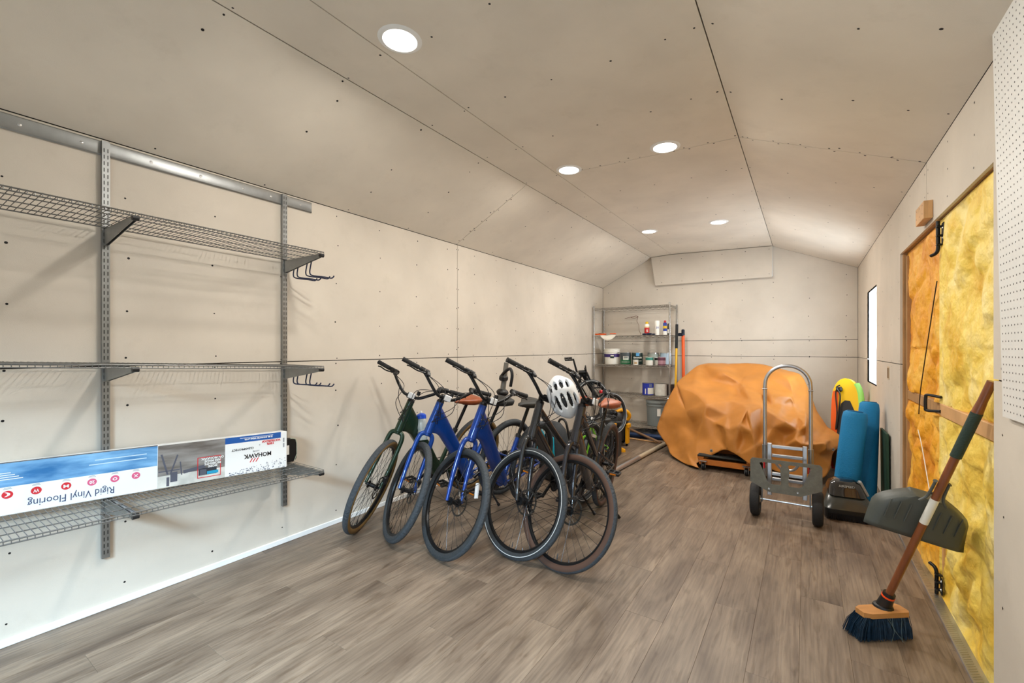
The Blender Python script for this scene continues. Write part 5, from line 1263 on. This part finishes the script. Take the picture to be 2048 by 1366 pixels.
# ------------------------------------------------------------------ upright vacuum head
vc = thing('upright_vacuum', 'grey and black upright vacuum cleaner head beside the hand truck', 'vacuum', (.262, 4.30, 0), rz=.12)
M_VG = mat('vac_smoke', (46, 50, 47), .25, coat=.4); M_VB = mat('vac_black', (20, 22, 24), .35)
def slab(sec): return [[(x, y + cy, z) for x, y in rrect(2 * w, 2 * d, r, 5)] for z, w, d, cy, r in sec]
MB().loft(slab(((.008, .150, .165, 0, .03), (.02, .157, .172, 0, .035), (.085, .157, .170, .0, .04)))).build('base', M_VB, vc)
MB().loft(slab(((.083, .160, .174, 0, .05), (.11, .158, .165, .008, .06), (.15, .135, .130, .03, .07), (.20, .110, .095, .05, .07), (.235, .095, .07, .06, .06), (.25, .06, .045, .06, .04)))).build('hood', M_VG, vc, smooth=55)
MB().loft(slab(((.165, .118, .124, .024, .05), (.205, .112, .102, .040, .05), (.245, .098, .078, .05, .05), (.268, .06, .045, .06, .03)))).build('window_cover', mat('smoked_cover', (26, 28, 30), .08, coat=.6), vc, smooth=55)
text('AIRSPEED', .024, mat('vac_print', (170, 176, 176), .3), vc, Matrix.Translation((.0, -.047, .230)) @ Matrix.Rotation(R(58), 4, 'X'), width=.10)
for s in (-1, 1): MB().lathe([(.0001, -.012), (.045, -.012), (.05, 0), (.045, .012), (.0001, .012)], (s * .168, .06, .05), (1, 0, 0), 20).build('wheel', M_VB, vc)
MB().bbox((.13, .08, .20), (.02, .05, .12), .005, Matrix.Rotation(R(-25), 3, 'Y')).build('hose_clip', mat('clip_grey', (168, 170, 168), .4), vc)
bs = MB()
for k in range(60): x = -.14 + .28 * k / 59; bs.tube([(x, -.172, .05), (x + J(.01), -.178, .006)], .0022, 4)
bs.build('bristle_strip', M_BLACK, vc, kind='stuff')

# ------------------------------------------------------------------ blue foam rolls, green board, bodyboard in the corner
M_BF = mat('blue_foam', (16, 128, 186), .7, bump=.35, bscale=90, var=.06, scale=4)
def foam_roll(lb, base, top, r, flat, ang):
    base = Vector(base); top = Vector(top); t = thing('foam_roll', lb, 'foam roll', base, group='blue foam rolls')
    ax = (top - base); L_ = ax.length; ax.normalize(); Mf = frame_matrix((0, 0, 0), Vector((math.cos(ang), math.sin(ang), 0)) - ax * ax.dot(Vector((math.cos(ang), math.sin(ang), 0))), ax.cross(Vector((math.cos(ang), math.sin(ang), 0)))).to_3x3()
    rings = []
    for s_, q in ((0, .93), (.02, 1), (.5, 1.01), (.93, .98), (.985, .9), (1.0, .72), (1.003, .3)):
        rings.append([ax * (L_ * s_) + Mf @ Vector((r * q * math.cos(2 * PI * k / 28) * (1 + .015 * math.sin(5 * k)), r * flat * q * math.sin(2 * PI * k / 28), 0)) for k in range(28)])
    MB().loft(rings).build('roll', M_BF, t, smooth=50)
    sp = [ax * (L_ + .002) + Mf @ Vector(((.015 + (r * .72 - .015) * k / 40) * math.cos(.45 * k), (.015 + (r * .72 - .015) * k / 40) * flat * math.sin(.45 * k), 0)) for k in range(41)]
    MB().tube(sp, .003, 5).build('roll_seam', mat('foam_shadow_blue', (12, 92, 140), .8), t)
    return t
foam_roll('rolled blue foam mat standing behind the upright vacuum, nearer of two', (.275, 4.60, .012), (.350, 4.62, .775), .088, .80, .1)
foam_roll('rolled blue foam mat leaning on the right wall, behind the other roll', (.425, 4.74, .012), (.462, 4.86, .835), .075, .9, .4)
gb2 = thing('green_board', 'dark green board leaning on the right wall behind the blue foam rolls', 'board', (.548, 4.72, 0))
MB().bbox((0, 0, .31), (.018, .34, .62), .003, Matrix.Rotation(R(-.6), 3, 'Y')).build('panel', mat('dark_green_board', (30, 64, 44), .6), gb2)
MB().bbox((-.010, 0, .012), (.006, .34, .024), .002).build('edge_strip', M_CREAM, gb2)
# bodyboard: local x = width, y = length upwards, z = deck normal
bw = thing('bodyboard', 'black bodyboard with yellow nose, orange rail and lime edge in the corner', 'bodyboard', M=frame_matrix((.388, 5.82, .012), (.80, -.50, .12), (.12, .16, .98)))
def outline(s=1.0, n=18):
    hw, Lb = .145 * s, .98
    pr = [(-hw * .92, 0), (-hw * 1.0, .25), (-hw * 1.0, .55), (-hw * .93, .75)]
    tip = [(-hw * .93 * math.cos(t), .75 + (Lb - .75) * s * math.sin(t)) for t in [PI / 2 * k / 6 for k in range(1, 7)]]
    left = pr + tip; return left + [(-x, y) for x, y in left[::-1][1:]]
M_BBK = mat('deck_black', (46, 48, 50), .8, bump=.2, bscale=150); M_BY = mat('board_yellow', (240, 196, 20), .5); M_BO = mat('board_orange', (232, 96, 24), .5); M_BG = mat('board_lime', (160, 230, 110), .45); M_BR = mat('board_red', (196, 26, 30), .5)
core = MB().prism(outline(), (0, 0, 0), (1, 0, 0), (0, 1, 0), .055).build('core', M_BY, bw, smooth=30)
MB().prism([(-.143, .0), (-.143, .30), (-.085, .34), (-.075, .0)], (0, 0, .0555), (1, 0, 0), (0, 1, 0), .002).build('red_panel', M_BR, bw, smooth=0)
MB().prism([(-.143, .305), (-.143, .55), (-.133, .75), (-.118, .84), (-.06, .85), (-.085, .345)], (0, 0, .0555), (1, 0, 0), (0, 1, 0), .002).build('orange_panel', M_BO, bw, smooth=0)
MB().prism([(-.075, 0), (-.085, .34), (-.075, .52), (-.04, .70), (.0, .735), (.05, .73), (.10, .60), (.105, .0)], (0, 0, .0555), (1, 0, 0), (0, 1, 0), .003).build('deck_pad', M_BBK, bw, smooth=0)
ed = MB(); e = outline()[12:]; ed.tube([(x + .004, y, .028) for x, y in e if y > .28], .030, 12); ed.build('lime_rail', M_BG, bw)
ls = thing('leash', 'black coiled leash looped at the nose of the bodyboard', 'leash', M=bw.matrix_basis.copy())
MB().tube(smooth_path([(-.02, .88, .075), (-.055, .86, .09), (-.075, .80, .085), (-.07, .60, .075), (-.085, .42, .072), (-.06, .55, .078), (-.03, .78, .085), (-.06, .87, .095), (-.03, .90, .085)], 6), .007, 8).bbox((-.045, .855, .075), (.06, .05, .03), .01).build('cord', M_BLACK, ls)

# ------------------------------------------------------------------ broom with its dustpan clipped on
A_ = Vector((.304, 2.61, .14)); B_ = Vector((.586, 2.377, 1.176)); dd = (B_ - A_).normalized()
br = thing('push_broom', 'wooden-handled broom with dark blue bristles leaning into the door recess', 'broom', (.29, 2.60, 0))
IO = Matrix.Translation((-.29, -2.60, 0))
M_HW = mat('varnished_wood', (124, 68, 34), .42, var=.22, scale=7, stretch=(6, 6, .6), coat=.3)
Lh = (B_ - A_).length
MB().tube([A_ + dd * .02, B_], .0145, 16).build('handle', M_HW, br, IO)
MB().tube([A_ + dd * Lh * .70, A_ + dd * Lh * .88], .0185, 16).build('foam_grip', mat('grip_green_black', (40, 58, 50), .7, bump=.3, bscale=150), br, IO)
MB().tube([A_ + dd * Lh * .875, A_ + dd * Lh * .92], [.0180, .0150], 16).build('grip_taper', M_HW, br, IO)
stk = MB().tube([A_ + dd * Lh * .405, A_ + dd * Lh * .515], .0151, 16).build('label_sticker', M_CREAM, br, IO)
side = Vector((math.cos(R(38)), math.sin(R(38)), 0))      # brush block runs this way in plan
bl = frame_matrix((.288, 2.588, .0), side, Vector((-side.y, side.x, 0)))
blk = [(-.105, -.022), (-.075, -.036), (.098, -.036), (.110, -.022), (.110, .022), (.098, .036), (-.075, .036), (-.105, .022)]
MB().prism(blk, (0, 0, .095), (1, 0, 0), (0, 1, 0), .022).build('brush_block', mat('block_wood', (190, 134, 76), .5, var=.12, scale=8, stretch=(1, 6, 1)), br, IO @ bl)
MB().tube([A_ - dd * .028, A_ + dd * .055], [.030, .0225], 18).lathe([(.040, 0), (.036, .010), (.026, .014)], A_ - dd * .026, (0, 0, 1), 18).build('socket', M_BLACK, br, IO)
MB().tube([A_ + dd * .034, A_ + dd * .042], .0250, 18).build('orange_ring', mat('ring_orange', (244, 82, 24), .4), br, IO)
bs = MB(); rn = random.Random(9)
for k in range(2600):
    u_ = rn.uniform(-.100, .104); v_ = rn.uniform(-.032, .032); fl_ = max(0, -u_ - .02) * .55 + rn.uniform(-.012, .012); sp_ = v_ * .45 + rn.uniform(-.008, .008)
    e = Vector((u_ - fl_, v_ + sp_, rn.uniform(.002, .012)))
    m_ = (Vector((u_, v_, .097)) + e) / 2 + Vector((-fl_ * .15, sp_ * .2, .006))
    bs.tube([(u_, v_, .097), m_, e], .0013, 3, caps=False)
bs.build('bristles', mat('bristle_blue', (22, 46, 64), .5, var=.5, scale=60), br, IO @ bl, kind='stuff')
ws = MB()
for k in range(4):
    u_ = rn.uniform(-.08, .10); ws.tube(smooth_path([(u_, -.036, .096), (u_ + rn.uniform(-.02, .02), -.050, .05), (u_ + rn.uniform(-.04, .05), -.05 - rn.random() * .03, .004)], 4), .0007, 3)
ws.build('stray_bristles', mat('bristle_pale', (110, 128, 128), .4), br, IO @ bl, kind='stuff')
# dustpan: local y up along the handle, x across, z towards the room
pc = A_ + dd * Lh * .40
toC = Vector((-.45, -.85, .25)); xx = dd.cross(toC).normalized(); xx = xx * math.cos(R(-42)) + xx.cross(dd).normalized() * math.sin(R(-42))
dp = thing('dustpan', 'grey plastic dustpan clipped on the broom handle', 'dustpan', M=frame_matrix(A_ + dd * Lh * .315, xx, dd))
zax = (dp.matrix_basis.to_3x3() @ Vector((0, 0, 1)))
M_DP = mat('dustpan_grey', (78, 82, 78), .45)
def pan_half(y):
    t = y / .20
    if t < .55: return .176 - .012 * t
    return .169 * (1 - ((t - .55) / .50) ** 1.7 * .82)
N = 14; rings = []
b = MB()
ys = [.0, .02, .05, .08, .11, .13, .15, .165, .178, .188, .196]
for y in ys:
    hw = pan_half(y); dep = .012 + .050 * (y / .196) ** .7
    row = []
    for k in range(N + 1):
        s_ = -1 + 2 * k / N; x = hw * s_; edge = max(0, (abs(s_) - .80) / .20)
        z = -.024 - .006 * (y / .196) - dep * edge ** 1.5
        row.append(len(b.v)); b.v.append(Vector((x, y, z)))
    rings.append(row)
for r0, r1 in zip(rings, rings[1:]):
    for k in range(N): b.face((r0[k], r0[k + 1], r1[k + 1], r1[k]))
n0 = len(b.v); top = rings[-1]          # back wall
for k in top: p = b.v[k]; b.v.append(Vector((p.x * .93, p.y + .010, -.085)))
for k in range(N): b.face((top[k], top[k + 1], n0 + k + 1, n0 + k))
o = b.build('pan', M_DP, dp, smooth=50); md = o.modifiers.new('thick', 'SOLIDIFY'); md.thickness = .003; md.offset = -1
hb_ = MB()
for s_ in (-1, 1): hb_.tube(smooth_path([(s_ * .045, .195, .0), (s_ * .026, .225, -.004), (s_ * .022, .29, -.004), (s_ * .024, .300, -.002)], 4), [.0055] * 12 + [.008], 10)
hb_.tube([(-.022, .235, -.018), (.022, .235, -.018)], .006, 8)
hb_.build('clip_handle', M_DP, dp)
rb = MB()
for x in (-.12, -.085, -.05, .05, .085, .12): rb.bbox((x, .11, -.0245), (.004, .09, .006), .001)
rb.build('ribs', M_DP, dp, kind='stuff')

# ------------------------------------------------------------------ door hardware
def bolt(lb, y, z0, z1, hook_z, dirz):
    t = thing('cane_bolt', lb, 'door bolt', (XR + .008, y, min(z0, z1)), group='door bolts')
    zz = min(z0, z1); X = 0.0
    MB().tube(smooth_path([(X, 0, z0 - zz), (X, 0, (z0 + z1) / 2 - zz), (X, 0, z1 - zz - dirz * .03), (X - .006, .010, z1 - zz - dirz * .008), (X - .02, .035, z1 - zz)], 5), .0085, 12).build('rod', M_BLACKM, t)
    for q in (.18, .45, .72):
        z = z0 + (z1 - z0) * q - zz; MB().bbox((X + .006, -.006, z), (.030, .028, .009), .003).build('guide', M_BLACKM, t)
    MB().bbox((X + .014, -.022, (z0 + z1) / 2 - zz + dirz * -.02), (.004, .040, abs(z1 - z0) * .6), .002).build('plate', M_BLACKM, t)
    for q in (.25, .55): MB().lathe([(.0001, .004), (.005, .004), (.007, 0)], (X + .012, -.030, z0 + (z1 - z0) * q - zz), (-1, 0, 0), 10).build('screw', M_STEEL, t)
bolt('black cane bolt hanging at the top of the foam-lined double door', 3.125, 1.962, 1.79, 0, -1)
bolt('black cane bolt at the foot of the foam-lined double door', 3.155, .012, .155, 0, 1)
dh = thing('door_handle', 'black pull handle on the far foam-lined door leaf', 'handle', (XR + .012, 3.17, 1.0))
MB().tube(smooth_path([(.012, -.02, .045), (-.03, .035, .05), (-.036, .045, .035), (-.036, .05, -.02), (-.03, .045, -.035), (.012, -.01, -.03)], 5), .0075, 10).build('grip', M_BLACK, dh)
cd_ = thing('twine', 'thin dark twine hanging down the far foam-lined door leaf', 'cord', (XR + .014, 3.4, .5))
MB().tube(smooth_path([(0, -.22, 1.157), (-.004, -.11, .957), (-.006, .06, .68), (-.006, .15, .53), (-.004, .20, .40)], 6), .0026, 6).build('cord', M_CABLE, cd_)
MB().tube(smooth_path([(-.004, .22, .30), (-.006, .10, .22), (-.006, -.10, .0)], 5), .0026, 6).build('white_cord', M_WH, cd_)
wbk = thing('wood_block', 'pine block screwed to the wall above the double door', 'block', (XR - .02, 3.28, 2.0))
MB().bbox((0, 0, .045), (.038, .20, .095), .002).build('block', M_WOOD, wbk)
for y in (-.07, .0, .07):
    for z in (.03, .075): MB().lathe([(.0001, .0005), (.004, .0005)], (-.0192, y, z), (-1, 0, 0), 8).build('screw', M_SCREW, wbk)
